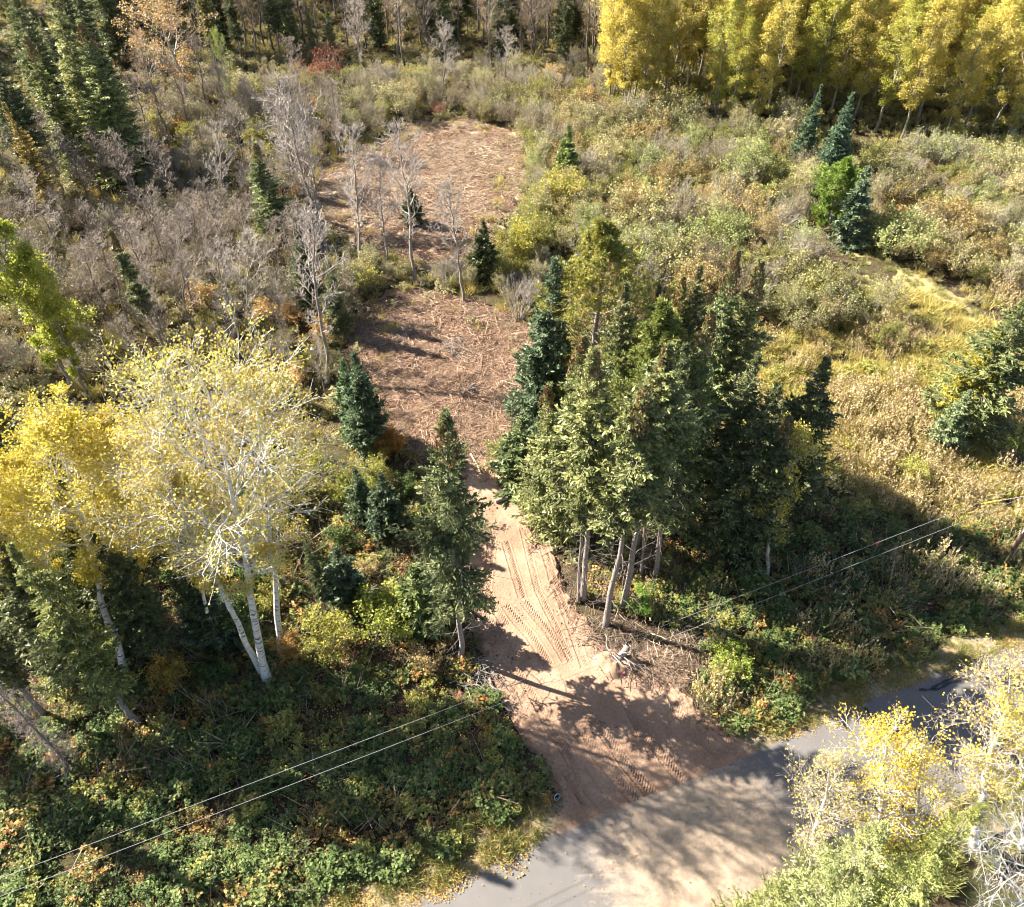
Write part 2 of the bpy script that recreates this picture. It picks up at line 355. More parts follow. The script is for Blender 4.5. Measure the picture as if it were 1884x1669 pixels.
def pine(key, seed, H=16., Rc=2.6, bare=.22, nw=22, per=6, mat='pine', gold=.35, name='pine_tree'):
    r = np.random.default_rng(seed); P, rad, tm = trunk_mesh(key + '_trunk', H, .014 * H, r, M['sprucebark'])
    B, Rb, L, t = spawn(P, rad, nw * per, bare, .985, lambda t: 1.25 - .75 * t ** 3, lambda t, K: np.maximum(Rc * np.minimum(1, 2.6 * (1.02 - t)) * (.55 + .5 * np.minimum(1, t * 1.6)), .35), .55, 6, .28, r, .10)
    C, Rc2, L2, t2 = spawn(B, Rb, 10, .3, 1.0, .75, lambda t, K: np.repeat(L, 10).reshape(t.shape) * .30 * (1.25 - .7 * t) + .12, .5, 3, .5, r, .1)
    g = Geo(); g.tubes(B[:, [0, 2, 5]], Rb[:, [0, 2, 5]], 3, 1); g.tubes(C, np.maximum(Rc2, .006), 3, 1)
    ends = np.concatenate([C[:, 2], C[:, 1] * .5 + C[:, 2] * .5, B[:, 5]]); dirs = norm(np.concatenate([C[:, 2] - C[:, 1], C[:, 2] - C[:, 1], B[:, 5] - B[:, 4]]))
    br = np.clip(r.normal(.5, .25, len(ends)), 0, 1); k = 14
    d = norm(np.repeat(dirs, k, 0) * .7 + r.normal(size=(len(ends) * k, 3)) * .6); A = np.repeat(ends, k, 0) - np.repeat(dirs, k, 0) * .08
    ln = .15 + .10 * r.random(len(A)); w = np.full(len(A), .034)
    g.strips(A, A + d * ln[:, None], w, w * .7, 0, np.clip(np.repeat(br, k) + r.normal(size=len(A)) * .12, 0, 1), r, False)
    inner = C[:, 0] * .5 + C[:, 1] * .5; kk = 5; A = np.repeat(inner[r.random(len(inner)) < gold * 1.5], kk, 0); d = norm(r.normal(size=A.shape))
    w = np.full(len(A), .03); g.strips(A, A + d * .16, w, w * .6, 2, None, r, False)
    LIB[key] = dict(name=name, H=H, parts=[('trunk', tm), ('crown', g.mesh(key + '_crown', [M[mat], M['sprucebark'], M['gold_needle']]))])
def broadleaf(key, seed, H=20., Rc=4.5, cb=.45, n1=26, n2=8, n3=6, nl=9, leaf='birchleaf', bark='whitebark', ls=.10, r0=.011, up=.5, name='birch_tree', twigbark=None, prof=lambda t: np.sin(np.clip((t - .1) * 1.15, 0, 1) ** .8 * 3.0) * .75 + .3, ang=(1.15, .5), n4=0, wob=.06, sparse=1.0, lj=.12, minr=.006):
    r = np.random.default_rng(seed); P, rad, tm = trunk_mesh(key + '_trunk', H * .97, r0 * H, r, M[bark], wob * 2.2)
    B1, R1, L1, t1 = spawn(P, rad, n1, cb, .98, lambda t: ang[0] + (ang[1] - ang[0]) * (t - cb) / (1 - cb), lambda t, K: Rc * prof((t - cb) / (1 - cb)), up, 7, .5, r, wob + .06)
    B2, R2, L2, t2 = spawn(B1, R1, n2, .25, 1.0, .8, lambda t, K: np.repeat(L1, n2).reshape(t.shape) * .42 * (1.2 - .7 * t), up * .7, 5, .6, r, wob + .08)
    B3, R3, L3, t3 = spawn(B2, R2, n3, .2, 1.0, .75, lambda t, K: np.repeat(L2, n3).reshape(t.shape) * .45 * (1.2 - .6 * t) + .08, up * .5, 3, .65, r, .12)
    gb = Geo(); gb.tubes(B1, np.maximum(R1, minr * 1.5), 5); gb.tubes(B2, np.maximum(R2, minr * 1.2), 3); gb.tubes(B3, np.maximum(R3, minr), 3)
    last = B3
    if n4:
        B4, R4, _, _ = spawn(B3, R3, n4, .25, 1.0, .7, lambda t, K: np.repeat(L3, n4).reshape(t.shape) * .55 + .05, .3, 2, .7, r, .1); gb.tubes(B4, np.maximum(R4, minr * .8), 3)
    parts = [('trunk', tm), ('branches', gb.mesh(key + '_branches', [M[twigbark or bark]], True))]
    if leaf:
        K = len(last); keep = np.repeat(r.random(K) < sparse, nl); tt = .25 + .8 * r.random((K, nl)); f = np.clip(tt * 2, 0, 1.999); i = f.astype(int); w = (f - i)[..., None]; k = np.arange(K)[:, None]
        C = last[k, i] * (1 - w) + last[k, np.minimum(i + 1, 2)] * w; C = C.reshape(-1, 3) + r.normal(size=(K * nl, 3)) * lj
        D = r.normal(size=C.shape) + np.array((0, 0, -.5)); br = np.clip(np.repeat(r.normal(.5, .2, K), nl) + r.normal(size=K * nl) * .18, 0, 1)
        C, D, br = C[keep], D[keep], br[keep]
        g = Geo(); g.leaves(C, D, ls * (.7 + .6 * r.random(len(C))), .9, 0, br, r); parts.append(('crown', g.mesh(key + '_leaves', [M[leaf]])))
    LIB[key] = dict(name=name, H=H, parts=parts)
def shrub(key, seed, H=2.6, Rc=1.5, ns=14, n1=6, n2=5, nl=6, leaf='olive', bark='brush', ls=.09, name='leafy_shrub', up=.5, sr=.022, minr=.005, lj=.08, sparse=1.0):
    r = np.random.default_rng(seed); az = r.random(ns) * 6.28; sp = r.random(ns) ** .7; n = 6; hh = H * (.45 + .6 * r.random(ns)) * (1 - .2 * sp)
    t = np.linspace(0, 1, n); rad = Rc * sp[:, None] * (.15 * (t > -1) + .85 * t ** .8); P = np.stack([rad * np.cos(az[:, None] + .3 * t), rad * np.sin(az[:, None] + .3 * t), hh[:, None] * t ** .9], -1)
    P[:, 1:] += r.normal(size=(ns, n - 1, 3)) * .05; R0 = sr * (.6 + .7 * r.random(ns))[:, None] * np.linspace(1, .3, n)
    B1, R1, L1, t1 = spawn(P, R0, n1, .3, 1.0, .65, lambda t, K: H * .36 * (1.15 - .7 * t), up, 4, .6, r, .12)
    B2, R2, L2, t2 = spawn(B1, R1, n2, .2, 1.0, .7, lambda t, K: np.repeat(L1, n2).reshape(t.shape) * .5 * (1.1 - .5 * t) + .05, up, 3, .7, r, .12)
    gs = Geo(); gs.tubes(P, R0, 4); gs.tubes(B1, np.maximum(R1, minr * 1.2), 3); gs.tubes(B2, np.maximum(R2, minr), 3); parts = [('stems', gs.mesh(key + '_stems', [M[bark]], True))]
    if leaf:
        K = len(B2); C = (B2[:, 1:2] * .6 + B2[:, 2:3] * .4 + (B2[:, 2:3] - B2[:, 1:2]) * r.random((K, nl, 1))).reshape(-1, 3) + r.normal(size=(K * nl, 3)) * lj
        keep = np.repeat(r.random(K) < sparse, nl); D = r.normal(size=C.shape); br = np.clip(np.repeat(r.normal(.5, .22, K), nl) + r.normal(size=K * nl) * .15, 0, 1)
        g = Geo(); g.leaves(C[keep], D[keep], (ls * (.7 + .6 * r.random(K * nl)))[keep], .85, 0, br[keep], r); parts.append(('foliage', g.mesh(key + '_foliage', [M[leaf]])))
    LIB[key] = dict(name=name, H=H, parts=parts)

conifer('spruce_a', 11, 18, 2.2, .42, 310, 20, .62, gaps=.4)
conifer('spruce_f', 27, 18, 2.4, .36, 300, 20, .70, gaps=.5, cones=False)
conifer('spruce_h', 26, 18, 2.9, .30, 330, 22, .60, gaps=.5, cones=True)
conifer('spruce_g', 28, 18, 2.0, .55, 290, 20, .52, gaps=.45)
conifer('spruce_b', 12, 18, 2.1, .53, 300, 20, .58, gaps=.45)
conifer('spruce_c', 13, 18, 2.5, .28, 370, 20, .72, gaps=.45, cones=False)
conifer('spruce_d', 14, 17, 2.4, .06, 440, 20, .85, cones=True, dead=False, gaps=.3)
conifer('spruce_e', 20, 15, 2.7, .10, 420, 20, .8, cones=False, dead=False, gaps=.3)
conifer('spruce_n', 29, 15, 2.9, .06, 460, 28, .85, cones=False, dead=False, gaps=.35, tw=.045)
conifer('fir_a', 15, 13, 2.6, .02, 430, 20, .95, .22, 'fir', False, False, .085, .2, 'fir_tree')
conifer('fir_b', 16, 6, 1.6, .02, 200, 22, .9, .15, 'fir', False, False, .08, .15, 'fir_tree')
conifer('fir_c', 17, 5, 1.35, .03, 180, 22, .85, .15, 'spruce', False, False, .08, .15, 'young_spruce')
conifer('narrow', 18, 15, 1.15, .40, 200, 18, .55, gaps=.45, name='spruce_tree')
conifer('deadspruce', 19, 12, 1.9, .12, 300, 12, .7, .55, 'spruce', False, False, .02, .2, 'dead_spruce')
LIB['deadspruce']['parts'][1][1].materials[0] = M['deadwood']; LIB['deadspruce']['parts'][1] = ('branches', LIB['deadspruce']['parts'][1][1])
pine('pine_a', 21, 16, 2.9); pine('pine_b', 22, 15, 2.3, .25, gold=.25); pine('pine_y', 23, 6, 1.7, .06, 14, 6, gold=.1)
broadleaf('birch_a', 31, 21, 5.2, .40, 30, 9, 7, 7, ls=.105, name='birch_tree', sparse=.66, r0=.009, wob=.03, minr=.007)
broadleaf('birch_b', 32, 19, 4.6, .42, 26, 9, 7, 7, ls=.105, name='birch_tree', sparse=.66, r0=.009, wob=.03, minr=.007)
broadleaf('birch_c', 33, 17, 3.6, .42, 26, 8, 6, 11, 'aspenleaf', 'whitebark', .115, wob=.05)
broadleaf('birch_s', 34, 9, 2.2, .30, 22, 7, 5, 6, 'birchleaf', 'greybark', .12, name='birch_tree')
broadleaf('fore_gold', 35, 12, 2.3, .30, 26, 8, 6, 6, 'goldleaf', 'whitebark', .075, up=.7, lj=.10, minr=.004, sparse=.72)
broadleaf('fore_thin', 36, 11, 1.9, .35, 24, 8, 6, 3, 'aspenleaf', 'whitebark', .075, up=.8, twigbark='twig', n4=2, minr=.0035, sparse=.6)
for i in range(4): broadleaf('aspen_%d' % i, 40 + i, 14, 2.0 + .25 * (i % 2), .2, 30, 7, 6, 11, 'aspenleaf', 'aspenbark', .115, up=.6, r0=.0075, name='aspen_tree', lj=.15, minr=.008, sparse=.85)
for i in range(4): broadleaf('bare_%d' % i, 50 + i, 10, 2.1, .28, 22, 6, 5, 0, None, 'greybark', up=.75, r0=.009, name='bare_tree', twigbark='twig', n4=1, wob=.08, minr=.011)
broadleaf('white_dead', 56, 13, 5.0, .25, 24, 6, 5, 0, None, 'bleached', up=.3, name='dead_birch', n4=2, wob=.14, minr=.005, ang=(1.3, .7))
broadleaf('greytree_0', 57, 12, 2.6, .25, 26, 7, 5, 4, 'orangeleaf', 'greybark', .10, up=.6, name='thinning_tree', twigbark='twig', n4=2, sparse=.35)
broadleaf('greytree_1', 58, 12, 2.5, .25, 26, 7, 5, 4, 'olive', 'greybark', .10, up=.6, name='thinning_tree', twigbark='brush', n4=2, sparse=.4)
broadleaf('maple', 59, 11, 3.0, .22, 26, 8, 6, 8, 'peach', 'twig', .11, up=.5, name='maple_tree', sparse=.65)
broadleaf('poplar', 60, 10, 2.4, .2, 24, 8, 5, 12, 'yellowgreen', 'greybark', .13, up=.6, name='poplar_tree')
for i, (h_, r_, n_, sp_, bk_) in enumerate([(2.9, 1.7, 16, .9, 'brush'), (3.6, 1.3, 13, .8, 'twig'), (2.3, 2.0, 15, .85, 'brush'), (3.1, 1.6, 15, .5, 'twig')]): shrub('olive_%d' % i, 70 + i, h_, r_, n_, 7, 6, 6, 'olive', bk_, .095, name='leafy_shrub', sparse=sp_)
for i in range(2): shrub('grey_%d' % i, 75 + i, 3.0, 1.4, 16, 7, 6, 2, 'olive', ['twig', 'brush'][i], .08, 'bare_shrub', sparse=.5, minr=.006)
for i in range(2): shrub('yel_%d' % i, 78 + i, 2.4, 1.4, 14, 6, 6, 6, 'yellowgreen', ls=.10, name='yellow_shrub')
shrub('red_0', 81, 2.6, 1.3, 16, 7, 6, 3, 'red', 'brush', .08, 'red_shrub', sparse=.7)
shrub('oran_0', 82, 2.0, 1.2, 14, 6, 6, 5, 'peach', 'brush', .10, 'orange_shrub', sparse=.9)
shrub('gren_0', 83, 1.8, 1.2, 14, 6, 6, 6, 'green', 'brush', .11, 'green_shrub')
shrub('wands', 84, 4.5, 1.6, 18, 4, 3, 0, None, 'twig', name='bare_shrub', up=.9, sr=.03, minr=.008)

# ------------------------------------------------------------------ the setting: plan
ROAD_FAR = np.array([(-60., -10.6), (-30., 2.0), (-4.8, 11.9), (2.2, 15.1), (6.7, 16.9), (12.1, 19.0), (18.6, 21.8), (23.6, 23.7), (28.1, 25.2), (60, 36.0), (120, 54)])
_d = np.gradient(ROAD_FAR, axis=0); _d /= np.linalg.norm(_d, axis=1, keepdims=True); ROAD_N = np.stack([_d[:, 1], -_d[:, 0]], 1)
ROAD_NEAR = ROAD_FAR + ROAD_N * 5.7
ROAD = np.concatenate([ROAD_FAR, ROAD_NEAR[::-1]])
DRIVE = GP([(1015, 1560), (1030, 1490), (1010, 1440), (965, 1370), (935, 1315), (900, 1255), (878, 1195), (862, 1140), (850, 1080), (848, 1010), (862, 960), (850, 910), (842, 870), (858, 835),
            (905, 830), (950, 850), (985, 900), (1010, 950), (1025, 1010), (1040, 1070), (1062, 1110), (1090, 1150), (1120, 1180), (1180, 1190), (1265, 1180), (1300, 1215), (1260, 1265), (1290, 1300), (1335, 1335), (1405, 1392), (1300, 1440)])
CLEAR1 = GP([(655, 610), (690, 560), (760, 540), (860, 560), (930, 580), (990, 610), (990, 800), (960, 850), (900, 870), (840, 860), (770, 840), (700, 790), (670, 700), (640, 640)])
CLEAR2 = GP([(585, 370), (600, 310), (680, 270), (760, 232), (860, 222), (945, 245), (965, 310), (950, 370), (900, 430), (860, 485), (800, 490), (720, 470), (640, 440), (600, 410)])
PATH = GP([(1465, 435), (1500, 410), (1600, 462), (1700, 515), (1810, 580), (1884, 630), (1884, 700), (1780, 645), (1660, 585), (1560, 530)])
FIELD = GP([(1410, 640), (1500, 590), (1600, 540), (1700, 540), (1900, 640), (1960, 760), (1960, 960), (1760, 985), (1600, 930), (1540, 880), (1400, 800), (1380, 700)])
FIELD_R = GP([(1700, 330), (1960, 330), (1960, 560), (1830, 600), (1790, 450)])
UND_L = GP([(-120, 1760), (-120, 1350), (300, 1290), (600, 1230), (880, 1225), (960, 1360), (1015, 1440), (1040, 1540), (780, 1680)])
UND_LF = GP([(-120, 1360), (-120, 850), (300, 900), (700, 880), (850, 950), (850, 1050), (870, 1220), (600, 1240), (300, 1300)])
UND_R = GP([(1300, 1180), (1240, 1262), (1330, 1330), (1420, 1385), (1650, 1265), (1960, 1150), (1960, 960), (1750, 970), (1560, 920), (1400, 960), (1250, 1060), (1150, 1120)])
UND_RF = GP([(1090, 1130), (1010, 960), (1000, 800), (1020, 620), (1400, 600), (1560, 880), (1400, 1000), (1250, 1080)])
GROVE = GP([(1120, 235), (1240, 215), (1330, 260), (1420, 270), (1480, 215), (1640, 260), (1760, 285), (1960, 275), (1960, 20), (1800, -60), (1400, -90), (1110, -60), (1100, 100)])
def on_bare(P, pad=.0):
    b = np.zeros(len(P), bool)
    for poly in (ROAD, DRIVE, CLEAR1, CLEAR2):
        b |= inpoly(P, poly)
        if pad: b |= edgedist(P, poly) < pad
    return b
BRUSH = GP([(640, 470), (700, 480), (800, 500), (860, 500), (930, 450), (990, 430), (1010, 580), (930, 560), (860, 535), (760, 520), (690, 535), (640, 570)])
LAND += [('the dirt driveway mouth', 4.0, 20.0), ('the mulched clearing', -3, 50.0), ('the upper straw clearing', -4., 78.)]

# ------------------------------------------------------------------ ground
def grid_axis(a, b, step, far):
    core = np.arange(a, b + .01, step); k = np.geomspace(step * 2, far, 14)
    return np.concatenate([(a - k)[::-1], core, b + k])
def ground():
    xs = grid_axis(-80, 80, 1.0, 700); ys = grid_axis(-5, 150, 1.0, 700); X, Y = np.meshgrid(xs, ys); P = np.stack([X.ravel(), Y.ravel()], 1)
    z = -.10 + .16 * fnoise(P, 9.0) + .05 * fnoise(P, 2.6)
    near = on_bare(P, 1.3); z = np.where(near, -.16, np.minimum(z, .12))
    n, m = X.shape; i = np.arange(n * m).reshape(n, m); Q = np.stack([i[:-1, :-1], i[:-1, 1:], i[1:, 1:], i[1:, :-1]], -1).reshape(-1, 4)
    mt, t, o = nt('forest_floor'); tc = N(t, 'ShaderNodeTexCoord'); v = tc.outputs['Object']
    a = noise(t, v, .22, 6, .6); b = noise(t, v, 2.6, 6, .7, .6); c = noise(t, v, 11.0, 4, .7)
    r1 = ramp(t, [(.3, (.035, .025, .017)), (.5, (.075, .053, .034)), (.66, (.14, .10, .062))]); t.links.new(b, r1.inputs[0])
    r2 = ramp(t, [(.3, (.030, .033, .013)), (.6, (.075, .072, .03)), (.75, (.15, .125, .055))]); t.links.new(c, r2.inputs[0])
    k = mth(t, 'MULTIPLY', mth(t, 'SUBTRACT', a, .45), 6.0, True); cc = mixc(t, k, r1.outputs[0], r2.outputs[0])
    bs = N(t, 'ShaderNodeBsdfPrincipled'); t.links.new(cc, bs.inputs['Base Color']); bs.inputs['Roughness'].default_value = .95; bs.inputs['Specular IOR Level'].default_value = .1
    bp = N(t, 'ShaderNodeBump'); bp.inputs['Strength'].default_value = .9; bp.inputs['Distance'].default_value = .08
    t.links.new(c, bp.inputs['Height']); t.links.new(bp.outputs[0], bs.inputs['Normal']); t.links.new(bs.outputs[0], o.inputs[0])
    g = part('ground', mk('ground', np.column_stack([P, z]), Q, [mt], smooth=True), None); tag(g, None, None, kind='structure')
ground()

# ------------------------------------------------------------------ road with sand carried onto it, sealed cracks
def strip(A, B, z, nx=6, sub=14):
    s = np.linspace(0, len(A) - 1, (len(A) - 1) * sub + 1); i = np.minimum(s.astype(int), len(A) - 2); w = (s - i)[:, None]
    a = A[i] * (1 - w) + A[i + 1] * w; b = B[i] * (1 - w) + B[i + 1] * w; u = np.linspace(0, 1, nx)
    P = a[:, None] * (1 - u[:, None]) + b[:, None] * u[:, None]; crown = .05 * (1 - (2 * u - 1) ** 2)
    V = np.concatenate([P, np.broadcast_to((z + crown)[None, :, None], (len(s), nx, 1))], -1).reshape(-1, 3)
    k = np.arange(len(s) * nx).reshape(len(s), nx); return V, np.stack([k[:-1, :-1], k[1:, :-1], k[1:, 1:], k[:-1, 1:]], -1).reshape(-1, 4)
def road():
    mt, t, o = nt('worn_asphalt'); tc = N(t, 'ShaderNodeTexCoord'); v = tc.outputs['Object']
    f = noise(t, v, 60, 3, .7); g = noise(t, v, .8, 4, .6)
    r1 = ramp(t, [(.3, (.078, .072, .072)), (.7, (.135, .125, .122))]); t.links.new(f, r1.inputs[0])
    c = mixc(t, mth(t, 'MULTIPLY', g, .6), r1.outputs[0], (.19, .172, .16))
    mp = N(t, 'ShaderNodeMapping'); mp.inputs['Location'].default_value = (-8.6, -14.2, 0); t.links.new(v, mp.inputs[0])
    ln = N(t, 'ShaderNodeVectorMath', operation='LENGTH'); t.links.new(mp.outputs[0], ln.inputs[0])
    d = mth(t, 'SUBTRACT', 1.0, mth(t, 'DIVIDE', ln.outputs['Value'], 8.2), True)
    mp2 = N(t, 'ShaderNodeMapping'); mp2.inputs['Rotation'].default_value = (0, 0, R_(-24)); mp2.inputs['Scale'].default_value = (.5, 1.7, 1); t.links.new(v, mp2.inputs[0])
    sw = noise(t, mp2.outputs[0], 1.3, 6, .65, 1.2)
    k = mth(t, 'MULTIPLY', mth(t, 'SUBTRACT', mth(t, 'ADD', mth(t, 'MULTIPLY', d, 1.15), mth(t, 'MULTIPLY', mth(t, 'ADD', sw, noise(t, v, 3.2, 5, .7, .8)), .62)), 1.0), 3.2, True)
    sr = ramp(t, [(.3, (.26, .19, .13)), (.7, (.40, .31, .23))]); t.links.new(noise(t, v, 5, 5, .7), sr.inputs[0])
    c = mixc(t, mth(t, 'MULTIPLY', k, .9), c, sr.outputs[0])
    bs = N(t, 'ShaderNodeBsdfPrincipled'); t.links.new(c, bs.inputs['Base Color']); bs.inputs['Roughness'].default_value = .8; bs.inputs['Specular IOR Level'].default_value = .3
    bp = N(t, 'ShaderNodeBump'); bp.inputs['Strength'].default_value = .25; bp.inputs['Distance'].default_value = .01
    t.links.new(f, bp.inputs['Height']); t.links.new(bp.outputs[0], bs.inputs['Normal']); t.links.new(bs.outputs[0], o.inputs[0])
    V, Q = strip(ROAD_FAR, ROAD_NEAR, .03, 9); rd = part('road', mk('road', V, Q, [mt], smooth=True), None); tag(rd, None, None, kind='structure')
    mc, t, o = nt('crack_sealant'); bs = N(t, 'ShaderNodeBsdfPrincipled'); bs.inputs['Base Color'].default_value = (.018, .018, .02, 1); bs.inputs['Roughness'].default_value = .5; t.links.new(bs.outputs[0], o.inputs[0])
    for pts in ([(1690, 1272), (1715, 1268), (1738, 1254), (1758, 1246)], [(1715, 1272), (1735, 1264), (1762, 1252), (1790, 1236), (1805, 1230), (1818, 1224)], [(1590, 1305), (1602, 1318), (1618, 1336), (1650, 1352)]):
        A = GP(pts); s = np.linspace(0, len(A) - 1, 24); i = np.minimum(s.astype(int), len(A) - 2); w = (s - i)[:, None]; C = A[i] * (1 - w) + A[i + 1] * w
        C += np.stack([np.sin(s * 5), np.cos(s * 4.3)], 1) * .04; T = norm(np.gradient(C, axis=0)); Nn = np.stack([-T[:, 1], T[:, 0]], 1) * (.055 + .025 * np.sin(s * 7))[:, None]
        V = np.concatenate([np.column_stack([C + Nn, np.full(24, .092)]), np.column_stack([C - Nn, np.full(24, .092)])]); k = np.arange(23); part('sealed_crack', mk('crack', V, np.stack([k, k + 1, k + 25, k + 24], 1), [mc]), rd)
road()
def shoulder(name, E0, out, w=2.0):
    s = np.linspace(0, len(E0) - 1, (len(E0) - 1) * 16 + 1); i = np.minimum(s.astype(int), len(E0) - 2); f = (s - i)[:, None]; a = E0[i] * (1 - f) + E0[i + 1] * f; o_ = out[i] * (1 - f) + out[i + 1] * f; n = 7; u = np.linspace(-.04, 1, n)
    P = a[:, None] + o_[:, None] * (u * w)[:, None]; z = .052 - .20 * np.clip(u, 0, 1) ** 1.3 - .05 * (u < 0); zz = np.broadcast_to(z, P.shape[:2]) + .03 * fnoise(P.reshape(-1, 2), .7).reshape(P.shape[:2]) * (u > .1)
    k = np.arange(len(s) * n).reshape(len(s), n); Q = np.stack([k[:-1, :-1], k[1:, :-1], k[1:, 1:], k[:-1, 1:]], -1).reshape(-1, 4)
    mt = bpy.data.materials.get('shoulder_soil')
    if mt is None:
        mt, t, o = nt('shoulder_soil'); v = N(t, 'ShaderNodeTexCoord').outputs['Object']; r1 = ramp(t, [(.35, (.10, .08, .05)), (.5, (.20, .16, .09)), (.65, (.32, .25, .15))]); t.links.new(noise(t, v, 6, 6, .75), r1.inputs[0])
        bs = N(t, 'ShaderNodeBsdfPrincipled'); t.links.new(r1.outputs[0], bs.inputs['Base Color']); bs.inputs['Roughness'].default_value = .95; t.links.new(bs.outputs[0], o.inputs[0])
    Pf = P.reshape(-1, 2); out_ = ~(inpoly(Pf, DRIVE) & (edgedist(Pf, DRIVE) > .5)); Q = Q[out_[Q].all(1)]
    tag(part(name, mk(name, np.concatenate([P, zz[..., None]], -1).reshape(-1, 3), Q, [mt], smooth=True), None), None, None, kind='structure')
shoulder('road_shoulder', ROAD_FAR, -ROAD_N); shoulder('road_shoulder', ROAD_NEAR, ROAD_N)

# ------------------------------------------------------------------ dirt driveway: graded soil with tyre tracks pressed into it
TRACKS = [([(985, 965), (1003, 1020), (1020, 1075), (1045, 1140), (1075, 1225)], .50), ([(962, 975), (975, 1030), (990, 1090), (1020, 1150), (1050, 1215)], .42),
          ([(905, 990), (900, 1040), (895, 1090)], .5), ([(880, 1120), (915, 1165), (948, 1215)], .62), ([(930, 1118), (975, 1170), (1008, 1222)], .6), ([(965, 1110), (1010, 1165), (1040, 1215)], .5),
          ([(1010, 1320), (1045, 1390), (1085, 1455), (1125, 1505)], .62), ([(1065, 1350), (1115, 1410), (1170, 1475)], .62), ([(1112, 1352), (1155, 1410), (1210, 1475)], .62), ([(1190, 1350), (1220, 1395), (1260, 1445)], .55),
          ([(1225, 1318), (1233, 1350), (1248, 1400)], .35), ([(1280, 1345), (1320, 1385), (1365, 1405)], .7), ([(1065, 1462), (1082, 1490), (1100, 1515)], .4), ([(1080, 1310), (1110, 1345)], .5), ([(985, 1290), (1010, 1340), (1050, 1400), (1080, 1440)], .5), ([(1150, 1290), (1175, 1340), (1200, 1385)], .5), ([(1240, 1300), (1270, 1345), (1310, 1390)], .5), ([(1140, 1395), (1175, 1440), (1200, 1470)], .5), ([(885, 1060), (905, 1110), (930, 1150)], .55), ([(930, 1000), (945, 1050), (960, 1100)], .5), ([(1040, 1420), (1075, 1475)], .45), ([(950, 1235), (985, 1290), (1010, 1330)], .5), ([(1330, 1360), (1370, 1392)], .5)]
def driveway():
    st = .045; lo, hi = DRIVE.min(0) - .3, DRIVE.max(0) + .3
    xs = np.arange(lo[0], hi[0], st); ys = np.arange(lo[1], hi[1], st); X, Y = np.meshgrid(xs, ys); P = np.stack([X.ravel(), Y.ravel()], 1)
    far = ROAD_FAR[3] ; tdir = norm(ROAD_FAR[5] - ROAD_FAR[3]); nr = np.array((-tdir[1], tdir[0])); sroad = (P - far) @ nr
    ins = (inpoly(P, DRIVE)) & (sroad > -.25)
    Pi = P; ed = edgedist(Pi, DRIVE) + .25 * fnoise(Pi, 1.1) + .12 * fnoise(Pi, .35)
    rough = np.clip(1.6 - ed, .25, 1.5)
    z = .055 + rng.normal(size=len(P)) * .006 + .025 * fnoise(P, 1.6) + .012 * fnoise(P, .45) * rough
    z += .035 * rough * np.clip(fnoise(P, .28), 0, 2) * (ed < 1.6)
    for pts, w in TRACKS:
        A = GP(pts); s0 = 0.; best = np.full(len(P), 9.); S = np.zeros(len(P)); D = np.zeros(len(P))
        for a, b in zip(A[:-1], A[1:]):
            L = np.linalg.norm(b - a); tn = (b - a) / L; rel = P - a; s = rel @ tn; d = rel[:, 0] * -tn[1] + rel[:, 1] * tn[0]
            ok = (s > -.1) & (s < L + .1) & (np.abs(d) < w * .62) & (np.abs(d) < best); best[ok] = np.abs(d[ok]); S[ok] = s0 + s[ok]; D[ok] = d[ok]; s0 += L
        on = best < w * .5; q = np.abs(D) / (w * .5)
        lug = np.sin((S + np.abs(D) * .9 * np.sign(1)) / .165 * 6.283 + np.where(D > 0, 1.57, 0)); press = -.018 + .036 * np.clip(lug * 1.8, -1, 1) * np.clip((1 - q) * 6, 0, 1) * np.clip(.75 + .5 * fnoise(P, 2.2), .2, 1)
        z = np.where(on, z + press, z); z += np.where((best >= w * .5) & (best < w * .62), .022, 0)
    z -= np.clip(.32 - ed, 0, .5) * .7; z = np.where(sroad < .35, np.minimum(z, .04 + np.clip(sroad, -.3, .35) * .09), z)
    n, m = X.shape; i = np.arange(n * m).reshape(n, m); Q = np.stack([i[:-1, :-1], i[:-1, 1:], i[1:, 1:], i[1:, :-1]], -1).reshape(-1, 4)
    Q = Q[ins[Q].all(1)]; used = np.unique(Q); mapi = np.zeros(n * m, int); mapi[used] = np.arange(len(used))
    mt, t, o = nt('graded_soil'); tc = N(t, 'ShaderNodeTexCoord'); v = tc.outputs['Object']; a = noise(t, v, .5, 5, .6, .4); b = noise(t, v, 7, 5, .7); c = noise(t, v, 45, 3, .7)
    r1 = ramp(t, [(.32, (.20, .120, .078)), (.52, (.31, .20, .138)), (.7, (.42, .30, .215))]); t.links.new(mixc(t, .4, a, b), r1.inputs[0])
    cc = mixc(t, mth(t, 'MULTIPLY', mth(t, 'SUBTRACT', c, .58), 5, True), r1.outputs[0], (.10, .055, .035))
    bs = N(t, 'ShaderNodeBsdfPrincipled'); t.links.new(cc, bs.inputs['Base Color']); bs.inputs['Roughness'].default_value = .95; bs.inputs['Specular IOR Level'].default_value = .1
    bp = N(t, 'ShaderNodeBump'); bp.inputs['Strength'].default_value = .6; bp.inputs['Distance'].default_value = .03; t.links.new(b, bp.inputs['Height']); t.links.new(bp.outputs[0], bs.inputs['Normal']); t.links.new(bs.outputs[0], o.inputs[0])
    d = part('dirt_driveway', mk('dirt_driveway', np.column_stack([P, z])[used], mapi[Q], [mt], smooth=True), None); tag(d, None, None, kind='structure')
driveway()
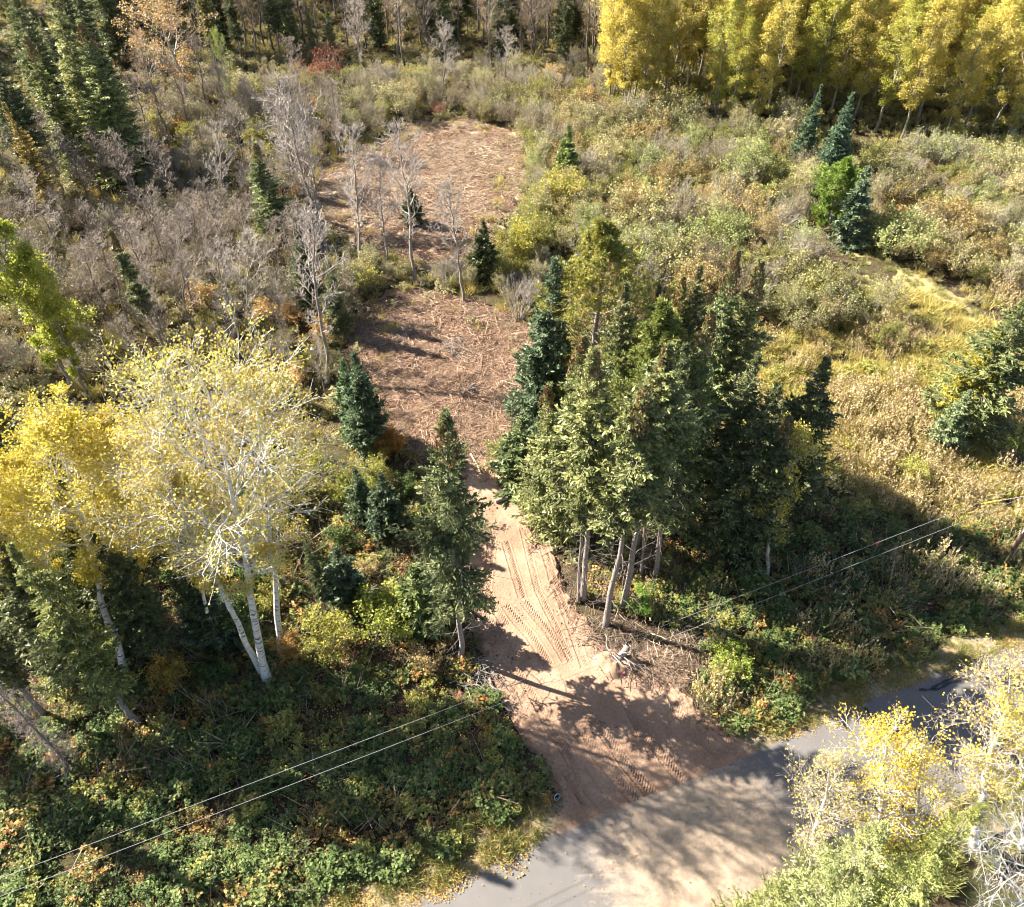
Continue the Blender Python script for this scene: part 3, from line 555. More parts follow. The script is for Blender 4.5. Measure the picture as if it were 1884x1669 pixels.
def soil_patch(name, poly, stops, seed, z=-.02, bump=.05):
    st = .25; lo, hi = poly.min(0) - 1, poly.max(0) + 1; X, Y = np.meshgrid(np.arange(lo[0], hi[0], st), np.arange(lo[1], hi[1], st)); P = np.stack([X.ravel(), Y.ravel()], 1)
    e = edgedist(P, poly) * np.where(inpoly(P, poly), 1, -1) + 1.1 * fnoise(P, 2.2) + .4 * fnoise(P, .9); zz = z + bump * fnoise(P, 1.7) + .03 * fnoise(P, .6) - np.clip(.4 - e, 0, 1) * .35
    n, m = X.shape; i = np.arange(n * m).reshape(n, m); Q = np.stack([i[:-1, :-1], i[:-1, 1:], i[1:, 1:], i[1:, :-1]], -1).reshape(-1, 4); Q = Q[(e[Q] > -.3).all(1)]
    used = np.unique(Q); mp_ = np.zeros(n * m, int); mp_[used] = np.arange(len(used))
    mt, t, o = nt(name + '_soil'); tc = N(t, 'ShaderNodeTexCoord'); v = tc.outputs['Object']; a = noise(t, v, .35, 5, .6, .5); b = noise(t, v, 9, 6, .75, 1.0)
    r1 = ramp(t, stops); t.links.new(mixc(t, .55, a, b), r1.inputs[0]); bs = N(t, 'ShaderNodeBsdfPrincipled'); t.links.new(r1.outputs[0], bs.inputs['Base Color']); bs.inputs['Roughness'].default_value = .95; bs.inputs['Specular IOR Level'].default_value = .1
    bp = N(t, 'ShaderNodeBump'); bp.inputs['Strength'].default_value = 1.0; bp.inputs['Distance'].default_value = .06; t.links.new(b, bp.inputs['Height']); t.links.new(bp.outputs[0], bs.inputs['Normal']); t.links.new(bs.outputs[0], o.inputs[0])
    d = part(name, mk(name, np.column_stack([P, zz])[used], mp_[Q], [mt], smooth=True), None); tag(d, None, None, kind='structure')
soil_patch('cleared_ground', CLEAR1, [(.3, (.12, .07, .048)), (.5, (.25, .16, .108)), (.68, (.37, .255, .18))], 1)
soil_patch('straw_ground', CLEAR2, [(.3, (.22, .15, .10)), (.5, (.42, .32, .23)), (.68, (.56, .46, .34))], 2)
soil_patch('mown_path', PATH, [(.3, (.16, .15, .06)), (.5, (.30, .25, .11)), (.68, (.44, .36, .20))], 3)

# ------------------------------------------------------------------ ground cover nobody could count: scattered plants
def clump(key, seed, n, rad, h, ls, mat, up=.6):
    r = np.random.default_rng(seed); ns = max(6, n // 9); a = r.random(ns) * 6.28; q = rad * r.random(ns) ** .6; hh = h * (.35 + .65 * r.random(ns) ** 1.3) * (1 - .3 * q / rad); T = np.stack([q * np.cos(a), q * np.sin(a), hh], 1)
    k = 9; b = r.random((ns, k)) * 6.28; lv = r.random((ns, k)); D = np.stack([np.cos(b), np.sin(b), -.35 + .7 * r.random((ns, k))], -1).reshape(-1, 3); S = ls * (.55 + .9 * r.random(ns * k))
    C = (T[:, None] * np.stack([.75 + .25 * lv, .75 + .25 * lv, .5 + .5 * lv], -1)).reshape(-1, 3) + D * (S * .6)[:, None]; br = np.clip(np.repeat(r.normal(.5, .24, ns), k) + r.normal(size=ns * k) * .14, 0, 1)
    g = Geo(); nz = np.tile(np.array((0, 0, 1.)), (len(C), 1)); g.leaves(C, D, S, .72, 0, br, r, nz); A = np.zeros((ns, 2, 3)); A[:, 0] = T * np.array((.3, .3, 0)); A[:, 1] = T; g.tubes(A, np.full((ns, 2), .006), 3, 1); return g.mesh(key, [M[mat], M['brush']])
def tuft(key, seed, n, rad, h, mat, w=.012):
    r = np.random.default_rng(seed); a = r.random(n) * 6.28; q = rad * np.sqrt(r.random(n)); A = np.stack([q * np.cos(a), q * np.sin(a), np.zeros(n)], 1)
    B = A + np.stack([r.normal(size=n) * .5, r.normal(size=n) * .5, 1 + 0 * a], 1) * (h * (.5 + .6 * r.random(n)))[:, None]; g = Geo(); g.strips(A, B, np.full(n, w * 2), np.full(n, w * .4), 0, None, r, False); return g.mesh(key, [M[mat]])
def forb(key, seed, n, rad, h, top):
    r = np.random.default_rng(seed); a = r.random(n) * 6.28; q = rad * np.sqrt(r.random(n)); A = np.stack([q * np.cos(a), q * np.sin(a), 0 * a], 1); d = np.stack([r.normal(size=n) * .12, r.normal(size=n) * .12, 1 + 0 * a], 1)
    L = h * (.75 + .45 * r.random(n)); g = Geo(); P = np.stack([A, A + d * L[:, None]], 1); g.tubes(P, np.full((n, 2), .007), 3, 2)
    k = 9; tt = .25 + .6 * r.random((n, k)); C = (A[:, None] + d[:, None] * (L[:, None] * tt)[..., None]).reshape(-1, 3); D = r.normal(size=C.shape) * np.array((1, 1, .4)); D = norm(D); g.leaves(C + D * .05, D + np.array((0, 0, .7)), .09 + .06 * r.random(len(C)), .28, 0, None, r)
    k = 7; tt = .86 + .17 * r.random((n, k)); C = (A[:, None] + d[:, None] * (L[:, None] * tt)[..., None]).reshape(-1, 3) + r.normal(size=(n * k, 3)) * .025; g.leaves(C, r.normal(size=C.shape) * .5 + np.array((0, 0, 1.)), .07 + .06 * r.random(len(C)), .5, 1, None, r)
    return g.mesh(key, [M['goldenrod'], M[top], M['brush']])
def chips(key, seed, n, rad, l0, l1, w, mat, lift=.05, tilt=.18):
    r = np.random.default_rng(seed); a = r.random(n) * 6.28; q = rad * np.sqrt(r.random(n)); C = np.stack([q * np.cos(a), q * np.sin(a), .02 + lift * r.random(n)], 1); b = r.random(n) * 6.28
    D = np.stack([np.cos(b), np.sin(b), r.normal(size=n) * tilt], 1); L = l0 + (l1 - l0) * r.random(n) ** 2; P = np.stack([C - D * L[:, None] / 2, C + D * L[:, None] / 2], 1); P[:, 0, 2] = np.maximum(P[:, 0, 2], .0); P[:, 1, 2] = np.maximum(P[:, 1, 2], .0)
    g = Geo(); g.tubes(P, (w * (.5 + r.random(n)))[:, None] * np.array((1, .7)), 3, 0, r.random(n)); return g.mesh(key, [M[mat]])
def fallen(key, seed, n, rad, s, mat):
    r = np.random.default_rng(seed); a = r.random(n) * 6.28; q = rad * np.sqrt(r.random(n)); C = np.stack([q * np.cos(a), q * np.sin(a), .025 + .03 * r.random(n)], 1); D = np.stack([np.cos(a * 3), np.sin(a * 3), r.normal(size=n) * .25], 1)
    g = Geo(); g.leaves(C, D, s * (.7 + .6 * r.random(n)), .8, 0, None, r, np.tile(np.array((0, 0, 1.)), (n, 1))); return g.mesh(key, [M[mat]])
def scatter(name, P, variants, smin, smax, label=None, z=-.04, tilt=.08, lump=.45):
    n = len(P); me = bpy.data.meshes.new(name); V = np.column_stack([P, np.full(n, z)]).astype(np.float32); me.vertices.add(n); me.vertices.foreach_set('co', V.ravel())
    rot = np.column_stack([rng.normal(size=(n, 2)) * tilt, rng.random(n) * 6.28]).astype(np.float32); s = ((smin + (smax - smin) * rng.random(n)) * np.clip(1 + lump * fnoise(P + 31., 1.3), .25, 2.2)).astype(np.float32)
    for an, ty, d, f in (('rot', 'FLOAT_VECTOR', rot, 'vector'), ('scl', 'FLOAT', s, 'value'), ('idx', 'INT', rng.integers(0, len(variants), n).astype(np.int32), 'value')):
        at = me.attributes.new(an, ty, 'POINT'); at.data.foreach_set(f, d.ravel())
    o = part(name, me, None); tag(o, None, None, kind='stuff')
    ng = bpy.data.node_groups.new(name, 'GeometryNodeTree'); ng.interface.new_socket('Geometry', in_out='INPUT', socket_type='NodeSocketGeometry'); ng.interface.new_socket('Geometry', in_out='OUTPUT', socket_type='NodeSocketGeometry')
    gi = ng.nodes.new('NodeGroupInput'); go = ng.nodes.new('NodeGroupOutput'); io = ng.nodes.new('GeometryNodeInstanceOnPoints'); jn = ng.nodes.new('GeometryNodeJoinGeometry')
    for k, vm in enumerate(reversed(variants)):
        vo = bpy.data.objects.new(name + '_plant', vm); oi = ng.nodes.new('GeometryNodeObjectInfo'); oi.inputs['Object'].default_value = vo; oi.inputs['As Instance'].default_value = True; ng.links.new(oi.outputs['Geometry'], jn.inputs[0])
    ng.links.new(gi.outputs[0], io.inputs['Points']); ng.links.new(jn.outputs[0], io.inputs['Instance']); io.inputs['Pick Instance'].default_value = True
    for an, ty, sock in (('rot', 'FLOAT_VECTOR', 'Rotation'), ('scl', 'FLOAT', 'Scale'), ('idx', 'INT', 'Instance Index')):
        na = ng.nodes.new('GeometryNodeInputNamedAttribute'); na.data_type = ty; na.inputs['Name'].default_value = an; ng.links.new(na.outputs['Attribute'], io.inputs[sock])
    ng.links.new(io.outputs[0], go.inputs[0]); md = o.modifiers.new('scatter', 'NODES'); md.node_group = ng
    return o
GREEN = [clump('green_%d' % i, 100 + i, 150, .55, .8, .115, 'green') for i in range(4)]; MIXED = [clump('mixed_%d' % i, 110 + i, 130, .5, .85, .11, 'mixed') for i in range(4)]
OLIVE = [clump('low_%d' % i, 120 + i, 90, .5, .9, .11, 'olive') for i in range(3)]; YEL = [clump('yelc_%d' % i, 124 + i, 130, .5, .85, .11, 'yellowgreen') for i in range(2)]
FORB = [forb('forb_%d' % i, 130 + i, 8, .5, 1.15, 'plume') for i in range(4)]; TUFT = [tuft('tuft_%d' % i, 140 + i, 60, .3, .38, 'grass') for i in range(3)]; DRY = [tuft('dry_%d' % i, 144 + i, 60, .35, .6, 'goldenrod') for i in range(3)]
MULCH = [chips('mulch_%d' % i, 190 + i, 80, .8, .12, .8, .013, 'mulch') for i in range(4)]; CHIP = [chips('chip_%d' % i, 150 + i, 90, .8, .12, .75, .012, 'straw') for i in range(4)]; STICK = [chips('stick_%d' % i, 155 + i, 22, .9, .3, 1.5, .014, 'deadstick', .2, .3) for i in range(4)]
FALL = [fallen('fall_%d' % i, 160 + i, 60, .7, .085, 'litter') for i in range(3)]
def keep_off(P, pad=.25): return P[~on_bare(P, pad) & ((edgedist(P, ROAD_FAR, False) > 1.5 + .5 * fnoise(P, 1.5)) | (P[:, 1] > 60))]
def clumpy(P, sc, thr): return P[fnoise(P, sc) > thr]
p = keep_off(samp(UND_L, 6.5)); m_ = fnoise(p, 2.6)
scatter('grove_undergrowth', samp(GROVE, .9), YEL + OLIVE, .9, 2.0)
scatter('green_undergrowth', np.concatenate([p[m_ > -.15], keep_off(samp(UND_R, 5.0)), keep_off(samp(UND_LF, 1.3))]), GREEN, .45, 1.15)
scatter('turning_undergrowth', np.concatenate([p[m_ < .3][::2], keep_off(samp(UND_R, 2.2)), keep_off(samp(UND_LF, 1.6)), keep_off(samp(UND_RF, 1.2))]), MIXED, .5, 1.1)
scatter('yellow_undergrowth', np.concatenate([clumpy(keep_off(samp(UND_L, 4.)), 1.2, .5), clumpy(keep_off(samp(UND_LF, 2.5)), 1.6, .5), clumpy(keep_off(samp(UND_R, 2.5)), 1.6, .5), clumpy(keep_off(samp(UND_RF, 2)), 1.6, .2), clumpy(samp(FIELD, 3.), 2.5, .45)]), YEL, .5, 1.1)
BROAD = np.array([(-75., 34), (75, 34), (85, 150), (-85, 150)])
p = keep_off(samp(BROAD, 1.5)); p = p[~inpoly(p, PATH) & ~inpoly(p, FIELD) & (edgedist(p, PATH) > .6)]
scatter('low_brush', p, OLIVE, .5, 1.3)
p = keep_off(samp(BROAD, .7)); scatter('dry_meadow_grass', np.concatenate([p[~inpoly(p, PATH)], samp(FIELD, 5.0)]), DRY, .6, 1.3)
p = np.concatenate([samp(FIELD, 7.0), samp(FIELD_R, 4.0), clumpy(keep_off(samp(UND_R, 3.0)), 3, .1)]); p = p[~inpoly(p, PATH)]; q_ = fnoise(p, 4.5) + .5 * fnoise(p, 1.2); scatter('goldenrod_field', p[q_ > -.5], FORB, .6, 1.2, lump=.35); scatter('dry_low_forbs', p[q_ <= -.5], YEL + DRY, .5, 1.2, lump=.4)
scatter('shredded_brush', samp(CLEAR1, 3.0), MULCH, .7, 1.3, z=.02, tilt=.05); p = samp(CLEAR2, 3.6); q_ = fnoise(p, 3.) > -.1; scatter('pale_straw', p[q_], CHIP, .7, 1.3, z=.02, tilt=.04); scatter('brown_straw', p[~q_], MULCH, .7, 1.3, z=.02, tilt=.04)
for pl_, dn in ((CLEAR1, .5), (CLEAR2, .7)):
    e_ = samp(pl_, dn * 3); e_ = e_[edgedist(e_, pl_) < 2.2 + 1.2 * fnoise(e_, 2.)]; scatter('regrowth', e_[::2], OLIVE + DRY, .4, 1.0)
e_ = samp(DRIVE, 3.0); e_ = e_[(edgedist(e_, DRIVE) < .8) & (edgedist(e_, ROAD_FAR, False) > 1.6)]; scatter('twig_litter', np.concatenate([keep_off(samp(UND_LF, .8), .0), keep_off(samp(UND_RF, 1.0), 0), samp(CLEAR1, .35), samp(CLEAR2, .25), e_[::3], samp(GP([(1090, 1150), (1260, 1150), (1300, 1215), (1260, 1262), (1180, 1260), (1120, 1230)]), 5.0)]), STICK, .5, 1.1, z=.03, tilt=.05)
verge = np.concatenate([ROAD_FAR, (ROAD_FAR - ROAD_N * 2.3)[::-1]]); vp = samp(verge, 14.0); vp = vp[~inpoly(vp, DRIVE) & (edgedist(vp, DRIVE) > .7) & (np.abs(vp[:, 0]) < 45)]; scatter('dead_stems', keep_off(np.concatenate([samp(UND_L, 1.0), samp(UND_R, 1.2), samp(UND_LF, 1.0)])), [tuft('stem_%d' % i, 180 + i, 14, .45, 1.1, 'deadstick', .010) for i in range(3)] , .6, 1.3)
vn = samp(np.concatenate([ROAD_NEAR + ROAD_N * .15, (ROAD_NEAR + ROAD_N * 3)[::-1]]), 9.0); vn = vn[np.abs(vn[:, 0]) < 45]
scatter('verge_grass', np.concatenate([vp, vn, samp(PATH, 3.0)]), TUFT, .4, 1.0)
lf = np.concatenate([ROAD_FAR + ROAD_N * .25, (ROAD_FAR - ROAD_N * 1.0)[::-1]]); lp = samp(lf, 5.0); lp = lp[~inpoly(lp, DRIVE) & (edgedist(lp, DRIVE) > .9) & (np.abs(lp[:, 0]) < 45)]; scatter('roadside_fallen_leaves', lp, FALL, .5, 1.0, z=.05, tilt=.02)
scatter('forest_fallen_leaves', keep_off(np.concatenate([samp(UND_LF, 1.5), samp(UND_L, 1.0), samp(UND_RF, 1.5), samp(UND_R, .6)]), .0), FALL, .7, 1.2, z=.03, tilt=.05)
rp_ = samp(ROAD, 1.1); rp_ = rp_[np.abs(rp_[:, 0]) < 40]
scatter('scattered_road_leaves', rp_, [fallen('one_%d' % i, 170 + i, 3, .9, .06, 'litter') for i in range(3)], .6, 1.2, z=.065, tilt=.0)

# ------------------------------------------------------------------ trees picked out in the photograph
DK, YG, PALE_SUNLIT, BLUE = (.72, .76, .72), (1.3, 1.2, .9), (1.5, 1.45, 1.3), (1.1, 1.12, 1.08)  # palest tint puts sunlight into the needle colour of brightly lit spruces
GC = 'conifers in the clump right of the driveway'
tipped('spruce_h', 808, 752, 1215, label='lone dark spruce with long bare grey trunk at the left edge of the driveway', ref='the lone driveway spruce', wide=1.0, color=(.85, .9, .85))
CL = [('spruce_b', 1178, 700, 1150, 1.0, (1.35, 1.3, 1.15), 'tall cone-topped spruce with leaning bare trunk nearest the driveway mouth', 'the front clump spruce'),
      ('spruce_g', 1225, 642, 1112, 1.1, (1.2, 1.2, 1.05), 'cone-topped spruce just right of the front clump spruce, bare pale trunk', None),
      ('spruce_d', 1062, 610, 985, 1.25, PALE_SUNLIT, 'pale sunlit spruce at the left of the clump over the driveway', 'the pale clump spruce'),
      ('spruce_g', 1120, 640, 1100, .95, PALE_SUNLIT, 'slim spruce with brown cone tip between pale spruce and front spruce', None),
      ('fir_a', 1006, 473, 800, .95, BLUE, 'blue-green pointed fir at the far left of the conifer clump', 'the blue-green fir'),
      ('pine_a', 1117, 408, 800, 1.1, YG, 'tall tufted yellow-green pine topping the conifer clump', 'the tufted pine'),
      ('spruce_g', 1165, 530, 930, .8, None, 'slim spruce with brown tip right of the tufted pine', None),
      ('spruce_d', 1002, 700, 965, 1.2, PALE_SUNLIT, 'low pale spruce spreading over the driveway edge of the clump', None),
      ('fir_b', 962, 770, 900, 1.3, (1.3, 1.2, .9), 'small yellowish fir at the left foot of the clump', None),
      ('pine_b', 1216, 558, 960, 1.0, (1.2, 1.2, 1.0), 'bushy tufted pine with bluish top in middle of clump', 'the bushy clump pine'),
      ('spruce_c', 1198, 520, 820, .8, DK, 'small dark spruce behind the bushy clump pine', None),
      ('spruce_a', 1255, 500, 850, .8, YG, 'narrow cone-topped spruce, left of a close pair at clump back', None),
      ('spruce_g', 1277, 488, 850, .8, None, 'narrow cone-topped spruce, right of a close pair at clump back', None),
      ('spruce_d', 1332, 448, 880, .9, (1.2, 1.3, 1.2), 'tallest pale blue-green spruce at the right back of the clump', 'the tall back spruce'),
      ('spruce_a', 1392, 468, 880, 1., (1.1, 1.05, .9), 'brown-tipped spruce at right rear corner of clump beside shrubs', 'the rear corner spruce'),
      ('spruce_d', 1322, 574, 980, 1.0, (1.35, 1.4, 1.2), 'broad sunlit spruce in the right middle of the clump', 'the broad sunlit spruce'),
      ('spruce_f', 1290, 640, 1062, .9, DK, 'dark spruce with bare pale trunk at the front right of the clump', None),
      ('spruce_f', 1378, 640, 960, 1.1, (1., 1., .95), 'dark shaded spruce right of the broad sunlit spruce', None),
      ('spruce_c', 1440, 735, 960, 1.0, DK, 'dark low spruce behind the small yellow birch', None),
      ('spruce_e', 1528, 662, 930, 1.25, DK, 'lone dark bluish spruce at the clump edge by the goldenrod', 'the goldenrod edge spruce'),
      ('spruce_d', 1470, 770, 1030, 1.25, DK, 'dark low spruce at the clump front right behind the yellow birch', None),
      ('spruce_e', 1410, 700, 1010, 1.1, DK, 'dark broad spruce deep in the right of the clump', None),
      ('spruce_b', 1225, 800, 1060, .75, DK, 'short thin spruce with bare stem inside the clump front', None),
      ('spruce_b', 1095, 790, 1105, .7, PALE_SUNLIT, 'thin pale spruce with bare dark stem at clump front left', None)]
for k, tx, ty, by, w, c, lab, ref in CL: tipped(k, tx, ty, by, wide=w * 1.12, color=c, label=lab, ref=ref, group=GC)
GL = 'conifers in the left and rear woods'
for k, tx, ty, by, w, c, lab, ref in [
      ('spruce_d', 152, 35, 345, 1.8, (1.5, 1.5, 1.2), 'tall sunlit-edged spruce standing out in the upper left woods', 'the upper left spruce'),  # whole crown tinted brighter so that it reads as sunlit
      ('spruce_d', 75, -60, 330, 1.2, PALE_SUNLIT, 'pale tall spruce left of the sunlit-edged upper left spruce', None),
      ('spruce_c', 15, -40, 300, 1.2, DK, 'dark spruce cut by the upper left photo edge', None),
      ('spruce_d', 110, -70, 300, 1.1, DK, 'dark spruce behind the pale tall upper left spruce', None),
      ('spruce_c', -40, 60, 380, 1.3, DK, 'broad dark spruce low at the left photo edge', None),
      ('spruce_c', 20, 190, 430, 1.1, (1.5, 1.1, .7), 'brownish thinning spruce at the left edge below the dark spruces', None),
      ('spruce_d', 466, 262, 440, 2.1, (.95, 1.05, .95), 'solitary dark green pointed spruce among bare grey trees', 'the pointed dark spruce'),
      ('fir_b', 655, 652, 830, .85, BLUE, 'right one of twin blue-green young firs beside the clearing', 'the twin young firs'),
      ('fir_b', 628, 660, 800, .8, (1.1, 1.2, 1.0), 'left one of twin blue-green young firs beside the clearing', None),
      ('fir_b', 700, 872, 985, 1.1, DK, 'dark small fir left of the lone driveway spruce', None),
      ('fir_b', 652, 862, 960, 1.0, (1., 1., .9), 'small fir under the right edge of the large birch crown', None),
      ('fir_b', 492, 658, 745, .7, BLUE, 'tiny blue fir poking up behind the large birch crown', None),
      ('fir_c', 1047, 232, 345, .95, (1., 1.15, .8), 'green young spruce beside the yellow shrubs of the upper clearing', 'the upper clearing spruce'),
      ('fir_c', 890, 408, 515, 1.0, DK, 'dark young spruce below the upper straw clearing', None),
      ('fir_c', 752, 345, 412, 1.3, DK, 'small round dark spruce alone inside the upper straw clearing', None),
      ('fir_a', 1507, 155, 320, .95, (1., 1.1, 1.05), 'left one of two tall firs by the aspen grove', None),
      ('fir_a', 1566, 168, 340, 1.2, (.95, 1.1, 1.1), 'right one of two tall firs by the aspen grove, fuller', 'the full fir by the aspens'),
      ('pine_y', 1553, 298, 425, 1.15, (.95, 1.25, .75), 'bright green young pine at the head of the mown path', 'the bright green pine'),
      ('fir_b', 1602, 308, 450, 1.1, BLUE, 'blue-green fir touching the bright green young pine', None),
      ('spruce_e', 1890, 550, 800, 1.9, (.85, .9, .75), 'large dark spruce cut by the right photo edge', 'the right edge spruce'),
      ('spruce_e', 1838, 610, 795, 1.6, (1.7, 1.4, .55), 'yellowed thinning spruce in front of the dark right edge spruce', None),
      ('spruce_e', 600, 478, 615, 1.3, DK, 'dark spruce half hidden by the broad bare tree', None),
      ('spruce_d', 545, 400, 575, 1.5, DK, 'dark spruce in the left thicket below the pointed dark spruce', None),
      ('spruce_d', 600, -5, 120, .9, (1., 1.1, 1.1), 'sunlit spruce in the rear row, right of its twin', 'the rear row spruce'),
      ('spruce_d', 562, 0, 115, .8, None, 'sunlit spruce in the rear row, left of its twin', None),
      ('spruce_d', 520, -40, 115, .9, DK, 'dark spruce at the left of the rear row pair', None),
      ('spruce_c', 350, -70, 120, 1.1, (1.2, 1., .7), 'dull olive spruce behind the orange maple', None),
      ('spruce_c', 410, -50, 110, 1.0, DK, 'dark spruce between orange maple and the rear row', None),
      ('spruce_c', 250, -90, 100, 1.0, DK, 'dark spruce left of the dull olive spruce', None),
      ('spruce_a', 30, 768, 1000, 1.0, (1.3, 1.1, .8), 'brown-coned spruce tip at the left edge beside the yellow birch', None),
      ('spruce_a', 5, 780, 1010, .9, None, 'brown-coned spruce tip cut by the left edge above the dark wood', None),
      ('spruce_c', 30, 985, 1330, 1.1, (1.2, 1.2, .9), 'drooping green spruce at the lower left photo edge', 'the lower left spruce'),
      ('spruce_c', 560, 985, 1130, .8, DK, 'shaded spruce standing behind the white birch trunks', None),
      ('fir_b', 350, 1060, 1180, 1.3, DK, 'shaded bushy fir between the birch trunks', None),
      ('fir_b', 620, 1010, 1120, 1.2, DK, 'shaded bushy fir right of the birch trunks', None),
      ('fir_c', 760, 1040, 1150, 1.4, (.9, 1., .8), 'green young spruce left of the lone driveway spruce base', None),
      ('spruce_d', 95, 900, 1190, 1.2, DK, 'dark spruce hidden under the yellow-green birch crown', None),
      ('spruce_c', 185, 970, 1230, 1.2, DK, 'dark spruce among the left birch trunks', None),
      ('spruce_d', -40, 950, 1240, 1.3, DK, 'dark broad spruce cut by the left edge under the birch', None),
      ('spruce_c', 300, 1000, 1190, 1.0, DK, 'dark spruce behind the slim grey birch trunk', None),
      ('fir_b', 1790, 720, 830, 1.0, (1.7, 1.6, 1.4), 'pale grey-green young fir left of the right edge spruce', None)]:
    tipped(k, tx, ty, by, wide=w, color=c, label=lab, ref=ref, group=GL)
leaning('narrow', 305, 650, 208, 422, 12, label='half-dead narrow spruce leaning left, foliage only near its tip', ref='the narrow leaning spruce')
leaning('deadspruce', 152, 700, 82, 542, 8.5, label='dead grey spruce skeleton with drooping twigs left of the birches', ref='the dead grey spruce', wide=1.1)
leaning('deadspruce', 135, 1415, -60, 1210, 9, label='dead spruce leaning out of the lower left photo edge', wide=1.0, bcol=(.9, .85, .85))
# birches of the left
leaning('birch_a', 492, 1252, 355, 690, 21.0, label='large birch with white black-banded trunk and wide thinning yellow crown', ref='the large birch', rz=.4, color=(.98, 1.0, .85), wide=1.08)
leaning('birch_b', 484, 1240, 262, 800, 17.5, label='white birch stem leaning far left, rooted against the large birch', rz=2.0, color=(1, .95, .85))
leaning('birch_b', 517, 1196, 468, 715, 19.0, label='birch with thick white trunk just right of the large birch', rz=1.1, color=(.98, .9, .75))
leaning('birch_c', 228, 1238, 95, 780, 17, label='bright yellow-green birch with crooked trunk at the left', ref='the yellow-green birch', rz=.8, color=(.95, .95, .6))
leaning('birch_c', 282, 1200, 190, 800, 16, label='yellow birch with slim grey trunk between crooked and large birches', rz=2.6, color=(.95, .9, .6))
for bx, by, tx, ty, h, lab in [(60, 1190, -60, 900, 15, 'slim pale birch at the left photo edge'), (150, 1215, 20, 850, 15, 'slim birch left of the crooked yellow-green birch'), (395, 1190, 330, 880, 14, 'slim shaded birch behind the large birch trunk')]:
    leaning('birch_c', bx, by, tx, ty, h, label=lab, color=(.9, .88, .6), wide=.7)
leaning('birch_s', 1410, 1062, 1462, 800, 9.5, label='small yellow birch leaning right in front of the dark clump', ref='the small yellow birch', bcol=(1.8, 1.8, 1.7), color=(.95, 1., .8))
# leafless and turning trees
GB = 'bare trees around the clearing'
for k, bx, by, tx, ty, h, lab, ref in [
      ('bare_0', 605, 470, 498, 150, 12, 'tall pale bare tree leaning left beside the upper straw clearing', 'the leaning pale bare tree'),
      ('bare_1', 592, 465, 560, 200, 10, 'bare twin trunk right beside the leaning pale bare tree', None),
      ('bare_2', 665, 505, 645, 235, 10, 'slim bare tree, left one of the row before the straw clearing', 'the slim bare row'),
      ('bare_3', 711, 500, 693, 285, 8.5, 'slim bare tree, second of the row before the straw clearing', None),
      ('bare_0', 765, 522, 742, 225, 11, 'slim bare tree, tallest at the right of the row', None),
      ('bare_1', 853, 556, 822, 330, 9, 'crooked bare tree with drooping pale branches above the mulched clearing', 'the crooked bare tree'),
      ('bare_2', 418, 425, 398, 225, 8.5, 'pale bare tree left of the pointed dark spruce', 'the pale bare tree'),
      ('bare_3', 602, 705, 568, 395, 12, 'broad bare tree with dense pale twigs above the twin firs', 'the broad bare tree'),
      ('bare_0', 478, 645, 445, 430, 9.5, 'bare tree with dark trunk right of the narrow leaning spruce', None),
      ('bare_1', 440, 610, 392, 440, 8, 'bare tree with spreading twigs left of its dark-trunked neighbour', None),
      ('bare_2', 668, 150, 650, 0, 10, 'bare tree with dark trunk right of the rear row spruce', 'the rear bare tree'),
      ('bare_3', 818, 185, 812, 40, 9, 'pale slim bare tree standing before the rear dark woods', None),
      ('bare_0', 932, 178, 936, 55, 8, 'thin bare tree right of the pale slim one before dark woods', None),
      ('bare_1', 340, 520, 330, 380, 7, 'low bare tree behind the narrow leaning spruce', None),
      ('bare_2', 120, 480, 40, 320, 9, 'dark leaning bare tree at the left below the brownish spruce', None)]:
    leaning(k, bx, by, tx, ty, h, label=lab, ref=ref, group=GB, wide=1.15)
tipped('maple', 290, -30, 210, label='orange and yellow maple at the top left between spruces', ref='the orange maple', wide=1.35)
tipped('greytree_0', 250, 60, 240, label='pinkish grey thinning tree in front of the orange maple', wide=1.2)
tipped('maple', 395, 60, 200, label='small green-yellow tree right of the orange maple', color=(.55, 1., .5), wide=.6)
tipped('poplar', -10, 420, 720, label='bright green-yellow poplar cut by the left photo edge', ref='the left edge poplar', color=(1.0, 1.1, .75), wide=1.0)
tipped('poplar', 40, 470, 730, label='yellow-green poplar just inside the left edge poplar', color=(1., 1.05, .7), wide=.7)
tipped('red_0', 583, 90, 172, label='red-leaved bush behind the upper clearing, left of rear bare tree', ref='the red bush', cat='shrub', wide=1.0)
put('yel_0', G(1020, 400), 4.6, label='large yellow shrub beside the upper clearing spruce', ref='the large yellow shrub', cat='shrub', color=(1.15, 1.05, .9))
put('yel_1', G(960, 480), 3.6, label='yellow-green shrub between straw clearing and tufted pine', cat='shrub', color=(1.2, 1.1, .8))
put('wands', G(955, 590), 4.6, label='clump of tall bare wands left of the blue-green fir', cat='shrub', ref='the bare wands')
put('yel_0', G(1350, 1230), 1.7, label='bright lime shrub beside the driveway slash on the right', cat='shrub', color=(1., 1.25, .8), ref='the lime shrub', wide=1.2)
